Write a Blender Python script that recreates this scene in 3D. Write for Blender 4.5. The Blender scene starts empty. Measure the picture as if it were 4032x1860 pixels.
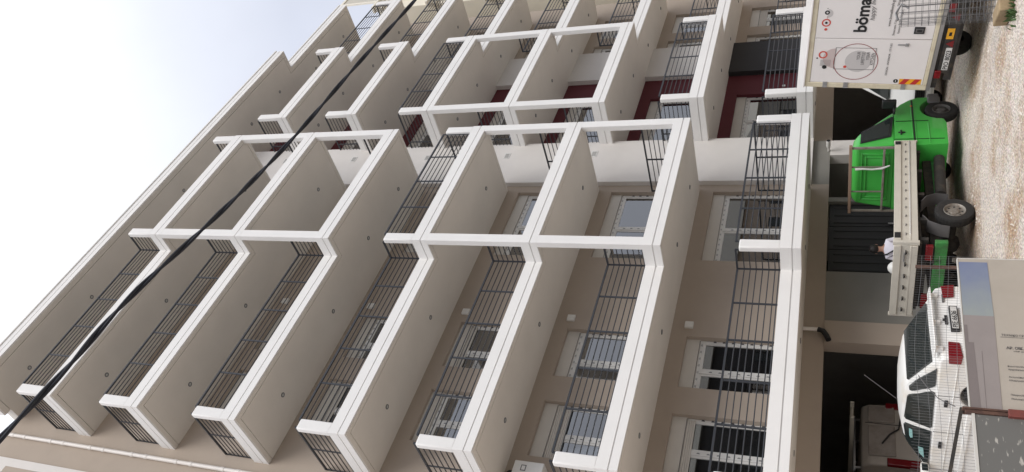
import bpy, bmesh, math, random
from mathutils import Vector, Matrix, noise

rnd = random.Random(7)
R = math.radians
scene = bpy.context.scene
col = scene.collection

# ------------------------------------------------------------------ camera
CAMZ = 2.40
cam = bpy.data.cameras.new('camera')
cam_o = bpy.data.objects.new('camera', cam)
col.objects.link(cam_o)
RX = (0.2900384118727782, 0.24689988064853013, -0.9246178500191623)
RY = (-0.6788191223399582, 0.7341108779279142, -0.016906154308875678)
RZ = (0.6745978941443008, 0.6325517115964894, 0.38052071346041894)
cam_o.matrix_world = Matrix(((RX[0], -RY[0], -RZ[0], 0), (RX[1], -RY[1], -RZ[1], 0),
                             (RX[2], -RY[2], -RZ[2], CAMZ), (0, 0, 0, 1)))
cam.sensor_width = 36.0
cam.lens = 36.0 * 3128.46 / 4032.0
cam.clip_start = 0.05
cam.clip_end = 3000
scene.camera = cam_o

# ------------------------------------------------------------------ world, sun, exposure
SUN_EL, SUN_AZ = R(46), R(203)
w = bpy.data.worlds.new('World')
scene.world = w
w.use_nodes = True
nt = w.node_tree
nt.nodes.clear()
wo = nt.nodes.new('ShaderNodeOutputWorld')
bg = nt.nodes.new('ShaderNodeBackground')
sky = nt.nodes.new('ShaderNodeTexSky')
sky.sky_type = 'NISHITA'
sky.sun_disc = False
sky.sun_elevation = SUN_EL
sky.sun_rotation = SUN_AZ
sky.air_density = 1.0
sky.dust_density = 4.0
tc = nt.nodes.new('ShaderNodeTexCoord')
sep = nt.nodes.new('ShaderNodeSeparateXYZ')
ramp = nt.nodes.new('ShaderNodeValToRGB')
ramp.color_ramp.elements[0].position = 0.0
ramp.color_ramp.elements[0].color = (0.345, 0.36, 0.40, 1)
ramp.color_ramp.elements[1].position = 1.0
ramp.color_ramp.elements[1].color = (1.0, 0.99, 0.97, 1)
e = ramp.color_ramp.elements.new(0.60)
e.color = (0.46, 0.485, 0.56, 1)
e = ramp.color_ramp.elements.new(0.80)
e.color = (0.70, 0.72, 0.77, 1)
nz = nt.nodes.new('ShaderNodeTexNoise')
nz.inputs['Scale'].default_value = 2.2
nz.inputs['Detail'].default_value = 5
nz.inputs['Roughness'].default_value = 0.55
nmap = nt.nodes.new('ShaderNodeMapRange')
nmap.inputs['From Min'].default_value = 0.3
nmap.inputs['From Max'].default_value = 0.7
nmap.inputs['To Min'].default_value = 0.93
nmap.inputs['To Max'].default_value = 1.10
cl = nt.nodes.new('ShaderNodeMixRGB')
cl.blend_type = 'MULTIPLY'
cl.inputs[0].default_value = 1.0
gain = nt.nodes.new('ShaderNodeMixRGB')
gain.blend_type = 'MULTIPLY'
gain.inputs[0].default_value = 1.0
gain.inputs[2].default_value = (13.5, 13.5, 13.5, 1)
mx = nt.nodes.new('ShaderNodeMixRGB')
mx.inputs[0].default_value = 0.93
L = nt.links
L.new(tc.outputs['Generated'], sep.inputs[0])
L.new(sep.outputs['Z'], ramp.inputs[0])
L.new(tc.outputs['Generated'], nz.inputs['Vector'])
L.new(nz.outputs['Fac'], nmap.inputs['Value'])
L.new(ramp.outputs['Color'], cl.inputs[1])
L.new(nmap.outputs['Result'], cl.inputs[2])
L.new(cl.outputs['Color'], gain.inputs[1])
L.new(sky.outputs['Color'], mx.inputs[1])
L.new(gain.outputs['Color'], mx.inputs[2])
L.new(mx.outputs['Color'], bg.inputs['Color'])
bg.inputs['Strength'].default_value = 0.1
L.new(bg.outputs['Background'], wo.inputs['Surface'])

sun = bpy.data.lights.new('sun', 'SUN')
sun.energy = 1.5
sun.angle = R(35)
sun.color = (1.0, 0.97, 0.93)
sun_o = bpy.data.objects.new('sun', sun)
col.objects.link(sun_o)
sd = Vector((math.sin(SUN_AZ) * math.cos(SUN_EL), math.cos(SUN_AZ) * math.cos(SUN_EL), math.sin(SUN_EL)))
sun_o.rotation_euler = (-sd).to_track_quat('-Z', 'Y').to_euler()

vs = scene.view_settings
vs.view_transform = 'Standard'
vs.look = 'None'
vs.exposure = 0.36
vs.gamma = 1.0
vs.use_curve_mapping = False
scene.render.engine = 'CYCLES'
scene.cycles.max_bounces = 8
scene.cycles.transparent_max_bounces = 12

# ------------------------------------------------------------------ materials
def mat(name, c, rough=0.6, metal=0.0, var=0.0, vscale=6.0, bump=0.0, bscale=80.0, spec=0.5, coat=0.0, detail=4.0):
    m = bpy.data.materials.new(name)
    m.use_nodes = True
    n = m.node_tree
    b = n.nodes['Principled BSDF']
    b.inputs['Base Color'].default_value = (c[0], c[1], c[2], 1)
    b.inputs['Roughness'].default_value = rough
    b.inputs['Metallic'].default_value = metal
    b.inputs['Specular IOR Level'].default_value = spec
    b.inputs['Coat Weight'].default_value = coat
    if var or bump:
        t = n.nodes.new('ShaderNodeTexCoord')
    if var:
        a = n.nodes.new('ShaderNodeTexNoise')
        a.inputs['Scale'].default_value = vscale
        a.inputs['Detail'].default_value = detail
        a.inputs['Roughness'].default_value = 0.65
        r = n.nodes.new('ShaderNodeMapRange')
        r.inputs['From Min'].default_value = 0.25
        r.inputs['From Max'].default_value = 0.75
        r.inputs['To Min'].default_value = 1 - var
        r.inputs['To Max'].default_value = 1 + var
        x = n.nodes.new('ShaderNodeMixRGB')
        x.blend_type = 'MULTIPLY'
        x.inputs[0].default_value = 1
        x.inputs[1].default_value = (c[0], c[1], c[2], 1)
        n.links.new(t.outputs['Object'], a.inputs['Vector'])
        n.links.new(a.outputs['Fac'], r.inputs['Value'])
        n.links.new(r.outputs['Result'], x.inputs[2])
        n.links.new(x.outputs['Color'], b.inputs['Base Color'])
    if bump:
        a = n.nodes.new('ShaderNodeTexNoise')
        a.inputs['Scale'].default_value = bscale
        a.inputs['Detail'].default_value = 3
        k = n.nodes.new('ShaderNodeBump')
        k.inputs['Strength'].default_value = bump
        k.inputs['Distance'].default_value = 0.01
        n.links.new(t.outputs['Object'], a.inputs['Vector'])
        n.links.new(a.outputs['Fac'], k.inputs['Height'])
        n.links.new(k.outputs['Normal'], b.inputs['Normal'])
    return m

def two_tone(name, c1, c2, scale, lo, hi, rough=0.6, detail=6, bump=0.0, stretch=(1, 1, 1), metal=0.0):
    m = mat(name, c1, rough, metal)
    n = m.node_tree
    b = n.nodes['Principled BSDF']
    t = n.nodes.new('ShaderNodeTexCoord')
    mp = n.nodes.new('ShaderNodeMapping')
    mp.inputs['Scale'].default_value = stretch
    a = n.nodes.new('ShaderNodeTexNoise')
    a.inputs['Scale'].default_value = scale
    a.inputs['Detail'].default_value = detail
    a.inputs['Roughness'].default_value = 0.65
    r = n.nodes.new('ShaderNodeMapRange')
    r.inputs['From Min'].default_value = lo
    r.inputs['From Max'].default_value = hi
    x = n.nodes.new('ShaderNodeMixRGB')
    x.inputs[1].default_value = (*c1, 1)
    x.inputs[2].default_value = (*c2, 1)
    n.links.new(t.outputs['Object'], mp.inputs[0])
    n.links.new(mp.outputs[0], a.inputs['Vector'])
    n.links.new(a.outputs['Fac'], r.inputs['Value'])
    n.links.new(r.outputs['Result'], x.inputs[0])
    n.links.new(x.outputs['Color'], b.inputs['Base Color'])
    if bump:
        k = n.nodes.new('ShaderNodeBump')
        k.inputs['Strength'].default_value = bump
        k.inputs['Distance'].default_value = 0.01
        n.links.new(a.outputs['Fac'], k.inputs['Height'])
        n.links.new(k.outputs['Normal'], b.inputs['Normal'])
    return m

M = {}
M['white'] = mat('white_render_paint', (0.80, 0.79, 0.775), 0.7, var=0.035, vscale=1.2, bump=0.12, bscale=120)
M['block'] = mat('pale_render', (0.70, 0.67, 0.64), 0.8, var=0.04, vscale=1.0, bump=0.15, bscale=140)
M['taupe'] = mat('taupe_render', (0.42, 0.352, 0.29), 0.85, var=0.05, vscale=0.9, bump=0.2, bscale=150)
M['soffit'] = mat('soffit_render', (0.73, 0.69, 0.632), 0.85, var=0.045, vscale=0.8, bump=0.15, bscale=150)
M['red'] = mat('dark_red_render', (0.115, 0.018, 0.026), 0.75, var=0.08, vscale=1.5, bump=0.15, bscale=140)
M['charcoal'] = mat('charcoal_render', (0.026, 0.025, 0.027), 0.7, var=0.1, vscale=1.5)
M['floor'] = mat('balcony_tile', (0.42, 0.40, 0.38), 0.5, var=0.06, vscale=3)
M['iron'] = mat('anthracite_paint', (0.032, 0.035, 0.042), 0.45, var=0.1, vscale=8)
M['pvc'] = mat('white_frame', (0.74, 0.73, 0.70), 0.35, var=0.03, vscale=4)
M['shutbox'] = mat('shutter_cream', (0.62, 0.585, 0.53), 0.5, var=0.03, vscale=4)
M['film'] = mat('film_print', (0.08, 0.08, 0.09), 0.5)
M['steel'] = mat('satin_steel', (0.45, 0.45, 0.46), 0.35, 0.8)
M['lamp_ring'] = mat('downlight_ring', (0.16, 0.16, 0.17), 0.4, 0.5)
M['lens'] = mat('downlight_lens', (0.55, 0.55, 0.53), 0.25)
M['room'] = mat('room_plaster', (0.34, 0.25, 0.19), 0.9, var=0.15, vscale=1.5)
M['garage'] = mat('garage_concrete', (0.27, 0.26, 0.245), 0.9, var=0.2, vscale=0.8)
M['dark_door'] = mat('dark_metal_door', (0.022, 0.022, 0.022), 0.6, 0.0, var=0.15, vscale=2)
M['greywall'] = mat('grey_render', (0.25, 0.24, 0.215), 0.85, var=0.06, vscale=1.0)
M['pipe'] = mat('white_pipe', (0.74, 0.70, 0.66), 0.45, var=0.04, vscale=3)
M['black'] = mat('black_plastic', (0.014, 0.014, 0.016), 0.5, var=0.1, vscale=5)
M['rubber'] = mat('tyre_rubber', (0.022, 0.021, 0.02), 0.85, var=0.25, vscale=9, bump=0.3, bscale=60)
M['green'] = mat('green_car_paint', (0.06, 0.44, 0.068), 0.30, var=0.12, vscale=1.3, coat=0.5)
M['greenframe'] = two_tone('green_frame_paint', (0.04, 0.22, 0.05), (0.05, 0.055, 0.04), 5, 0.45, 0.75, 0.6)
M['alu'] = mat('dull_aluminium', (0.60, 0.565, 0.49), 0.45, 0.1, var=0.08, vscale=2.5)
M['alu_line'] = mat('rib_highlight', (0.75, 0.74, 0.72), 0.25, 0.6)  # paler than the aluminium: highlight along the ridge put into its colour
M['rim'] = two_tone('rusty_rim', (0.27, 0.25, 0.22), (0.13, 0.08, 0.05), 9, 0.45, 0.75, 0.55, metal=0.3)
M['darkrim'] = two_tone('grimy_rim', (0.12, 0.115, 0.11), (0.05, 0.04, 0.035), 9, 0.4, 0.7, 0.6)
M['grime'] = two_tone('chassis_grime', (0.03, 0.028, 0.026), (0.075, 0.06, 0.045), 6, 0.45, 0.75, 0.8)
M['carwhite'] = two_tone('dusty_white_paint', (0.80, 0.795, 0.77), (0.66, 0.58, 0.45), 1.4, 0.48, 0.85, 0.32)
M['vanwhite'] = mat('clean_white_paint', (0.80, 0.80, 0.79), 0.25, var=0.02, vscale=2, coat=0.3)
M['boxwhite'] = mat('box_white_panel', (0.80, 0.77, 0.755), 0.42, var=0.03, vscale=1.4)
M['cream'] = two_tone('cream_frame_paint', (0.66, 0.60, 0.45), (0.50, 0.42, 0.30), 3.5, 0.5, 0.8, 0.5)
M['redlens'] = mat('red_lens', (0.17, 0.008, 0.012), 0.15, spec=0.6, var=0.15, vscale=10)
M['orange'] = mat('orange_lens', (0.85, 0.20, 0.02), 0.25)
M['clear'] = mat('clear_lens', (0.55, 0.55, 0.55), 0.12)
M['plate'] = mat('number_plate_white', (0.62, 0.62, 0.60), 0.4, var=0.04, vscale=20)
M['ink'] = mat('black_print', (0.012, 0.012, 0.013), 0.55)
M['inkgrey'] = mat('grey_print', (0.12, 0.115, 0.115), 0.6)
M['p_red'] = mat('print_red', (0.60, 0.075, 0.05), 0.55)
M['p_wine'] = mat('print_wine', (0.30, 0.07, 0.07), 0.55)
M['p_pink'] = mat('print_pink', (0.56, 0.47, 0.455), 0.55)
M['p_grey'] = mat('print_pale_grey', (0.55, 0.53, 0.525), 0.55)
M['haz_r'] = mat('hazard_red', (0.50, 0.03, 0.03), 0.35)
M['haz_y'] = mat('hazard_yellow', (0.85, 0.42, 0.02), 0.35)
M['yel'] = mat('yellow_plate', (0.72, 0.36, 0.02), 0.45, var=0.08, vscale=9)
M['wood'] = two_tone('weathered_wood', (0.30, 0.21, 0.15), (0.19, 0.13, 0.09), 6, 0.4, 0.7, 0.8, stretch=(1, 12, 12))
M['rust'] = two_tone('rusty_steel', (0.085, 0.045, 0.035), (0.15, 0.08, 0.055), 12, 0.4, 0.7, 0.8, bump=0.3)
M['rustred'] = two_tone('red_oxide_steel', (0.20, 0.05, 0.04), (0.11, 0.05, 0.04), 10, 0.4, 0.7, 0.7)
M['rackmetal'] = two_tone('dull_rack_steel', (0.26, 0.24, 0.21), (0.16, 0.13, 0.10), 8, 0.4, 0.7, 0.6, metal=0.2)
M['galv'] = mat('galvanised_wire', (0.20, 0.20, 0.205), 0.45, 0.5)
M['wiredark'] = mat('weathered_wire', (0.16, 0.16, 0.165), 0.55, 0.5)
M['cable'] = mat('cable_sheath', (0.011, 0.012, 0.02), 0.5, var=0.15, vscale=10)
M['shirt'] = mat('white_cotton', (0.74, 0.73, 0.82), 0.9, var=0.04, vscale=6, bump=0.3, bscale=20)
M['skin'] = mat('skin', (0.38, 0.21, 0.15), 0.6)
M['hair'] = mat('dark_hair', (0.010, 0.008, 0.008), 0.6)
M['trousers'] = mat('dark_trousers', (0.03, 0.03, 0.04), 0.9)
M['strap'] = mat('black_webbing', (0.01, 0.01, 0.01), 0.8)
M['board'] = two_tone('sign_board_beige', (0.45, 0.405, 0.35), (0.40, 0.355, 0.30), 2, 0.4, 0.75, 0.6)
M['b_grey'] = mat('sign_print_grey', (0.30, 0.265, 0.255), 0.6, var=0.05, vscale=5)
M['b_grey2'] = mat('sign_print_dark_grey', (0.21, 0.18, 0.175), 0.6, var=0.06, vscale=5)
M['boardedge'] = mat('board_edge', (0.62, 0.60, 0.56), 0.5)
M['conc'] = two_tone('ochre_concrete', (0.36, 0.27, 0.16), (0.24, 0.17, 0.10), 5, 0.4, 0.7, 0.9, bump=0.4)
M['leaf'] = mat('weed_leaf', (0.05, 0.10, 0.025), 0.7, var=0.25, vscale=20)
M['n_cream'] = mat('neighbour_cream', (0.80, 0.745, 0.62), 0.8, var=0.05, vscale=1)
M['n_trim'] = mat('neighbour_trim', (0.80, 0.76, 0.66), 0.7)
M['n_ochre'] = mat('neighbour_ochre', (0.72, 0.62, 0.43), 0.8, var=0.06, vscale=1)
M['n_shut'] = mat('neighbour_shutter', (0.55, 0.52, 0.45), 0.6)
M['teal'] = mat('teal_sticker', (0.25, 0.45, 0.44), 0.4)
M['beigevan'] = mat('dusty_beige_paint', (0.40, 0.36, 0.31), 0.45, var=0.06, vscale=3)
M['dustglass'] = two_tone('dusty_van_window', (0.30, 0.265, 0.23), (0.20, 0.17, 0.145), 3, 0.45, 0.7, 0.5)

# gradient print of the sky picture on the sign board (flat print)
def sky_print():
    m = mat('sign_print_sky', (0.2, 0.27, 0.42), 0.6)
    n = m.node_tree
    b = n.nodes['Principled BSDF']
    t = n.nodes.new('ShaderNodeTexCoord')
    s = n.nodes.new('ShaderNodeSeparateXYZ')
    a = n.nodes.new('ShaderNodeTexNoise')
    a.inputs['Scale'].default_value = 7
    a.inputs['Detail'].default_value = 5
    ad = n.nodes.new('ShaderNodeMath')
    ad.operation = 'MULTIPLY_ADD'
    ad.inputs[1].default_value = 0.35
    r = n.nodes.new('ShaderNodeValToRGB')
    r.color_ramp.elements[0].position = 0.15
    r.color_ramp.elements[0].color = (0.165, 0.20, 0.34, 1)
    r.color_ramp.elements[1].position = 0.75
    r.color_ramp.elements[1].color = (0.30, 0.33, 0.33, 1)
    n.links.new(t.outputs['Object'], s.inputs[0])
    n.links.new(t.outputs['Object'], a.inputs['Vector'])
    n.links.new(a.outputs['Fac'], ad.inputs[0])
    n.links.new(s.outputs['X'], ad.inputs[2])
    n.links.new(ad.outputs[0], r.inputs[0])
    n.links.new(r.outputs['Color'], b.inputs['Base Color'])
    return m
M['b_sky'] = sky_print()

# scuffed grey sheet
def scuffed():
    m = mat('scuffed_grey_sheet', (0.16, 0.158, 0.15), 0.6)
    n = m.node_tree
    b = n.nodes['Principled BSDF']
    t = n.nodes.new('ShaderNodeTexCoord')
    mp = n.nodes.new('ShaderNodeMapping')
    mp.inputs['Scale'].default_value = (5, 14, 14)
    mp.inputs['Rotation'].default_value = (0, R(35), 0)
    a = n.nodes.new('ShaderNodeTexNoise')
    a.inputs['Scale'].default_value = 2.2
    a.inputs['Detail'].default_value = 3
    r = n.nodes.new('ShaderNodeMapRange')
    r.inputs['From Min'].default_value = 0.62
    r.inputs['From Max'].default_value = 0.70
    x = n.nodes.new('ShaderNodeMixRGB')
    x.inputs[1].default_value = (0.15, 0.148, 0.14, 1)
    x.inputs[2].default_value = (0.46, 0.44, 0.40, 1)
    n.links.new(t.outputs['Object'], mp.inputs[0])
    n.links.new(mp.outputs[0], a.inputs['Vector'])
    n.links.new(a.outputs['Fac'], r.inputs['Value'])
    n.links.new(r.outputs['Result'], x.inputs[0])
    n.links.new(x.outputs['Color'], b.inputs['Base Color'])
    return m
M['scuff'] = scuffed()

def glass(name, tint=(0.8, 0.85, 0.85), refl=1.0):
    m = bpy.data.materials.new(name)
    m.use_nodes = True
    n = m.node_tree
    n.nodes.clear()
    o = n.nodes.new('ShaderNodeOutputMaterial')
    tr = n.nodes.new('ShaderNodeBsdfTransparent')
    tr.inputs['Color'].default_value = (*tint, 1)
    gl = n.nodes.new('ShaderNodeBsdfGlossy')
    gl.inputs['Roughness'].default_value = 0.01
    fr = n.nodes.new('ShaderNodeFresnel')
    fr.inputs['IOR'].default_value = 1.7
    mu = n.nodes.new('ShaderNodeMath')
    mu.operation = 'MULTIPLY_ADD'
    mu.inputs[1].default_value = refl
    mu.inputs[2].default_value = 0.16
    mu.use_clamp = True
    ms = n.nodes.new('ShaderNodeMixShader')
    n.links.new(fr.outputs[0], mu.inputs[0])
    n.links.new(mu.outputs[0], ms.inputs[0])
    n.links.new(tr.outputs[0], ms.inputs[1])
    n.links.new(gl.outputs[0], ms.inputs[2])
    n.links.new(ms.outputs[0], o.inputs['Surface'])
    return m
M['glass'] = glass('window_glass', (0.66, 0.69, 0.69), 2.2)
M['carglass'] = mat('tinted_car_glass', (0.018, 0.024, 0.024), 0.06, spec=0.55)

def ground_mat():
    m = mat('pale_gravel_ground', (0.42, 0.36, 0.30), 0.95)
    n = m.node_tree
    b = n.nodes['Principled BSDF']
    t = n.nodes.new('ShaderNodeTexCoord')
    big = n.nodes.new('ShaderNodeTexNoise')
    big.inputs['Scale'].default_value = 0.55
    big.inputs['Detail'].default_value = 7
    big.inputs['Roughness'].default_value = 0.7
    r1 = n.nodes.new('ShaderNodeMapRange')
    r1.inputs['From Min'].default_value = 0.46
    r1.inputs['From Max'].default_value = 0.64
    x1 = n.nodes.new('ShaderNodeMixRGB')
    x1.inputs[1].default_value = (0.74, 0.665, 0.59, 1)
    x1.inputs[2].default_value = (0.48, 0.335, 0.22, 1)
    v = n.nodes.new('ShaderNodeTexVoronoi')
    v.inputs['Scale'].default_value = 26
    r2 = n.nodes.new('ShaderNodeMapRange')
    r2.inputs['From Min'].default_value = 0.0
    r2.inputs['From Max'].default_value = 0.75
    r2.inputs['To Min'].default_value = 1.36
    r2.inputs['To Max'].default_value = 0.62
    x2 = n.nodes.new('ShaderNodeMixRGB')
    x2.blend_type = 'MULTIPLY'
    x2.inputs[0].default_value = 1
    hs = n.nodes.new('ShaderNodeMixRGB')
    hs.blend_type = 'OVERLAY'
    hs.inputs[0].default_value = 0.08
    k = n.nodes.new('ShaderNodeBump')
    k.inputs['Strength'].default_value = 0.9
    k.inputs['Distance'].default_value = 0.03
    k.invert = True
    for a in (big, v):
        n.links.new(t.outputs['Object'], a.inputs['Vector'])
    n.links.new(big.outputs['Fac'], r1.inputs['Value'])
    n.links.new(r1.outputs['Result'], x1.inputs[0])
    n.links.new(v.outputs['Distance'], r2.inputs['Value'])
    n.links.new(x1.outputs['Color'], x2.inputs[1])
    n.links.new(r2.outputs['Result'], x2.inputs[2])
    n.links.new(x2.outputs['Color'], hs.inputs[1])
    n.links.new(v.outputs['Color'], hs.inputs[2])
    n.links.new(hs.outputs['Color'], b.inputs['Base Color'])
    n.links.new(v.outputs['Distance'], k.inputs['Height'])
    n.links.new(k.outputs['Normal'], b.inputs['Normal'])
    return m
M['ground'] = ground_mat()
M['pebble'] = two_tone('pale_pebble', (0.70, 0.64, 0.57), (0.42, 0.33, 0.25), 1.3, 0.4, 0.7, 0.9)

# ------------------------------------------------------------------ helpers
WM = {}      # world matrix of parents that carry a transform

class MB:
    def __init__(s):
        s.v = []
        s.f = []
        s.m = []
    def add(s, vs_, fs, mi=0):
        o = len(s.v)
        s.v += [tuple(p) for p in vs_]
        s.f += [tuple(i + o for i in q) for q in fs]
        s.m += [mi] * len(fs)
        return s
    def box(s, x0, x1, y0, y1, z0, z1, mi=0):
        return s.add([(x0, y0, z0), (x1, y0, z0), (x1, y1, z0), (x0, y1, z0), (x0, y0, z1), (x1, y0, z1), (x1, y1, z1), (x0, y1, z1)],
                     [(0, 3, 2, 1), (4, 5, 6, 7), (0, 1, 5, 4), (1, 2, 6, 5), (2, 3, 7, 6), (3, 0, 4, 7)], mi)
    def hexa(s, p, mi=0):   # 8 points: bottom 4, top 4
        return s.add(p, [(0, 3, 2, 1), (4, 5, 6, 7), (0, 1, 5, 4), (1, 2, 6, 5), (2, 3, 7, 6), (3, 0, 4, 7)], mi)
    def prism(s, pts, fn, a, b, mi=0):   # pts 2D, fn(u,v,w)->xyz, extruded from w=a to w=b
        n = len(pts)
        v = [fn(p[0], p[1], a) for p in pts] + [fn(p[0], p[1], b) for p in pts]
        f = [tuple(range(n)), tuple(range(2 * n - 1, n - 1, -1))]
        f += [((i + 1) % n, i, n + i, n + (i + 1) % n) for i in range(n)]
        return s.add(v, f, mi)
    def tube(s, pts, r, seg=8, mi=0, cap=True, rr=None):
        pts = [Vector(p) for p in pts]
        n = len(pts)
        vs_ = []
        up = None
        for i, p in enumerate(pts):
            d = (pts[min(i + 1, n - 1)] - pts[max(i - 1, 0)]).normalized()
            if up is None:
                up = Vector((0, 0, 1)) if abs(d.z) < 0.9 else Vector((1, 0, 0))
            a = d.cross(up).normalized()
            b_ = a.cross(d).normalized()
            up = b_
            q = rr[i] if rr else r
            for k in range(seg):
                t = 2 * math.pi * k / seg
                vs_.append(p + a * (q * math.cos(t)) + b_ * (q * math.sin(t)))
        fs = []
        for i in range(n - 1):
            for k in range(seg):
                a0 = i * seg + k
                a1 = i * seg + (k + 1) % seg
                fs.append((a0, a1, a1 + seg, a0 + seg))
        if cap:
            fs.append(tuple(range(seg - 1, -1, -1)))
            fs.append(tuple((n - 1) * seg + k for k in range(seg)))
        return s.add(vs_, fs, mi)
    def lathe(s, prof, fn, seg=24, mi=0, closed=False):   # prof list of (r, h); fn(x,y,h)
        n = len(prof)
        vs_ = []
        for k in range(seg):
            t = 2 * math.pi * k / seg
            for (r_, h) in prof:
                vs_.append(fn(r_ * math.cos(t), r_ * math.sin(t), h))
        fs = []
        m = n if closed else n - 1
        for k in range(seg):
            k2 = (k + 1) % seg
            for i in range(m):
                j = (i + 1) % n
                fs.append((k * n + i, k2 * n + i, k2 * n + j, k * n + j))
        return s.add(vs_, fs, mi)
    def mesh(s, name, mats, smooth=False):
        me = bpy.data.meshes.new(name)
        me.from_pydata(s.v, [], s.f)
        if not isinstance(mats, (list, tuple)):
            mats = [mats]
        for q in mats:
            me.materials.append(M[q] if isinstance(q, str) else q)
        me.polygons.foreach_set('material_index', s.m)
        bm = bmesh.new()
        bm.from_mesh(me)
        bmesh.ops.recalc_face_normals(bm, faces=bm.faces)
        bm.to_mesh(me)
        bm.free()
        if smooth:
            me.polygons.foreach_set('use_smooth', [True] * len(me.polygons))
            try:
                me.set_sharp_from_angle(angle=R(38))
            except Exception:
                pass
        me.update()
        return me
    def build(s, name, mats, parent=None, smooth=False, bevel=0.0, seg=2):
        return link(name, s.mesh(name, mats, smooth), parent, bevel, seg)

def link(name, me, parent=None, bevel=0.0, seg=2):
    o = bpy.data.objects.new(name, me)
    col.objects.link(o)
    if parent is not None:
        o.parent = parent
        root = parent
        if root.name in WM:
            o.matrix_parent_inverse = WM[root.name].inverted()
    if bevel:
        b = o.modifiers.new('bevel', 'BEVEL')
        b.width = bevel
        b.segments = seg
        b.limit_method = 'ANGLE'
        b.angle_limit = R(28)
        b.harden_normals = False
        for p in me.polygons:
            p.use_smooth = True
        try:
            me.set_sharp_from_angle(angle=R(30))
        except Exception:
            pass
    return o

def tag(o, label=None, cat=None, group=None, kind=None):
    if label: o['label'] = label
    if cat: o['category'] = cat
    if group: o['group'] = group
    if kind: o['kind'] = kind
    return o

def empty(name, loc, rot=(0, 0, 0), world_children=False):
    o = bpy.data.objects.new(name, None)
    o.empty_display_size = 0.3
    col.objects.link(o)
    o.location = loc
    o.rotation_euler = rot
    if world_children:      # its parts are modelled in world coordinates
        WM[o.name] = Matrix.Translation(Vector(loc))
    return o

def text(name, s, size, parent, mtx, m, depth=0.001, shear=0.0, spacing=1.0, align='LEFT', bold=0.0, sx=1.0):
    c = bpy.data.curves.new(name, 'FONT')
    c.body = s
    c.size = size
    c.extrude = depth
    c.shear = shear
    c.space_character = spacing
    c.align_x = align
    c.offset = bold
    c.resolution_u = 3
    t = bpy.data.objects.new('tmp_text', c)
    me = bpy.data.meshes.new_from_object(t)
    bpy.data.objects.remove(t)
    bpy.data.curves.remove(c)
    me.name = name
    me.transform(mtx @ Matrix.Diagonal((sx, 1, 1, 1)))
    me.materials.clear()
    me.materials.append(M[m])
    return link(name, me, parent)

def offset_path(pts, d):
    # offset an open polyline to its left by d with mitred corners
    n = len(pts)
    out = []
    for i in range(n):
        ns = []
        if i > 0:
            a = Vector(pts[i]) - Vector(pts[i - 1])
            a.normalize()
            ns.append(Vector((-a.y, a.x)))
        if i < n - 1:
            a = Vector(pts[i + 1]) - Vector(pts[i])
            a.normalize()
            ns.append(Vector((-a.y, a.x)))
        if len(ns) == 1:
            q = Vector(pts[i]) + ns[0] * d
        else:
            b = ns[0] + ns[1]
            q = Vector(pts[i]) + b * (d * 2 / b.dot(b)) if b.length > 1e-6 else Vector(pts[i])
        out.append((q.x, q.y))
    return out

def band(mb, path, d0, d1, z0, z1, mi=0):
    a = offset_path(path, d0)
    b = offset_path(path, d1)
    n = len(path)
    vs_ = [(p[0], p[1], z0) for p in a] + [(p[0], p[1], z0) for p in b] + [(p[0], p[1], z1) for p in a] + [(p[0], p[1], z1) for p in b]
    fs = []
    for i in range(n - 1):
        j = i + 1
        fs += [(i, j, j + 2 * n, i + 2 * n), (i + n, i + 3 * n, j + 3 * n, j + n), (i, i + n, j + n, j), (i + 2 * n, j + 2 * n, j + 3 * n, i + 3 * n)]
    fs += [(0, 2 * n, 3 * n, n), (n - 1, 2 * n - 1, 4 * n - 1, 3 * n - 1)]
    mb.add(vs_, fs, mi)

def fill(mb, path, d, z0, z1, mi=0):
    p = offset_path(path, d)
    mb.prism(p, lambda u, v, w_: (u, v, w_), z0, z1, mi)

def ss(a, b, x):
    t = min(1, max(0, (x - a) / (b - a)))
    return t * t * (3 - 2 * t)

def ground_z(x, y):
    wv = ss(13.6, 16.6, x)
    g = -wv * (0.045 + 0.1045 * max(0.0, min(4.0, 11.4 - y)))
    if y < 11.6 and x < 40:
        g += 0.035 * (noise.noise(Vector((x * 0.55, y * 0.55, 3.1)))) * ss(11.6, 10.6, y)
    return g

# ------------------------------------------------------------------ ground
def axis(lo, hi, a, b, fine):
    v = [lo, lo / 2 if lo < 0 else lo + (a - lo) / 2]
    x = a
    while x < b:
        v.append(x)
        x += fine
    v += [b, b + 6, b + 20, b + 60, hi]
    return sorted(set(round(q, 4) for q in v))
gx = axis(-900, 1500, -6, 32, 0.25)
gy = axis(-900, 1500, -6, 22, 0.25)
g = MB()
n_ = len(gx)
g.v = [(x, y, ground_z(x, y)) for y in gy for x in gx]
for j in range(len(gy) - 1):
    for i in range(n_ - 1):
        g.f.append((j * n_ + i, j * n_ + i + 1, (j + 1) * n_ + i + 1, (j + 1) * n_ + i))
        g.m.append(0)
M['asphalt'] = two_tone('old_asphalt', (0.17, 0.168, 0.162), (0.24, 0.235, 0.225), 1.5, 0.35, 0.7, 0.9)
go = g.build('ground', 'ground', smooth=True)
tag(go, kind='structure')

rd = MB()  # unseen dark asphalt, added to cut the ground bounce onto the facade
xs_ = [-300, -60, -10] + [k * 2.0 for k in range(0, 24)] + [60, 120, 400]
for a, b_ in zip(xs_[:-1], xs_[1:]):
    rd.add([(a, -17, .03), (b_, -17, .03), (b_, 3.6, .045), (a, 3.6, .045), (a, -17, -.3), (b_, -17, -.3), (b_, 3.6, -.3), (a, 3.6, -.3)], [(0, 1, 2, 3), (7, 6, 2, 3), (4, 5, 1, 0)])
tag(rd.build('added_road', 'asphalt'), kind='structure')

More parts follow.
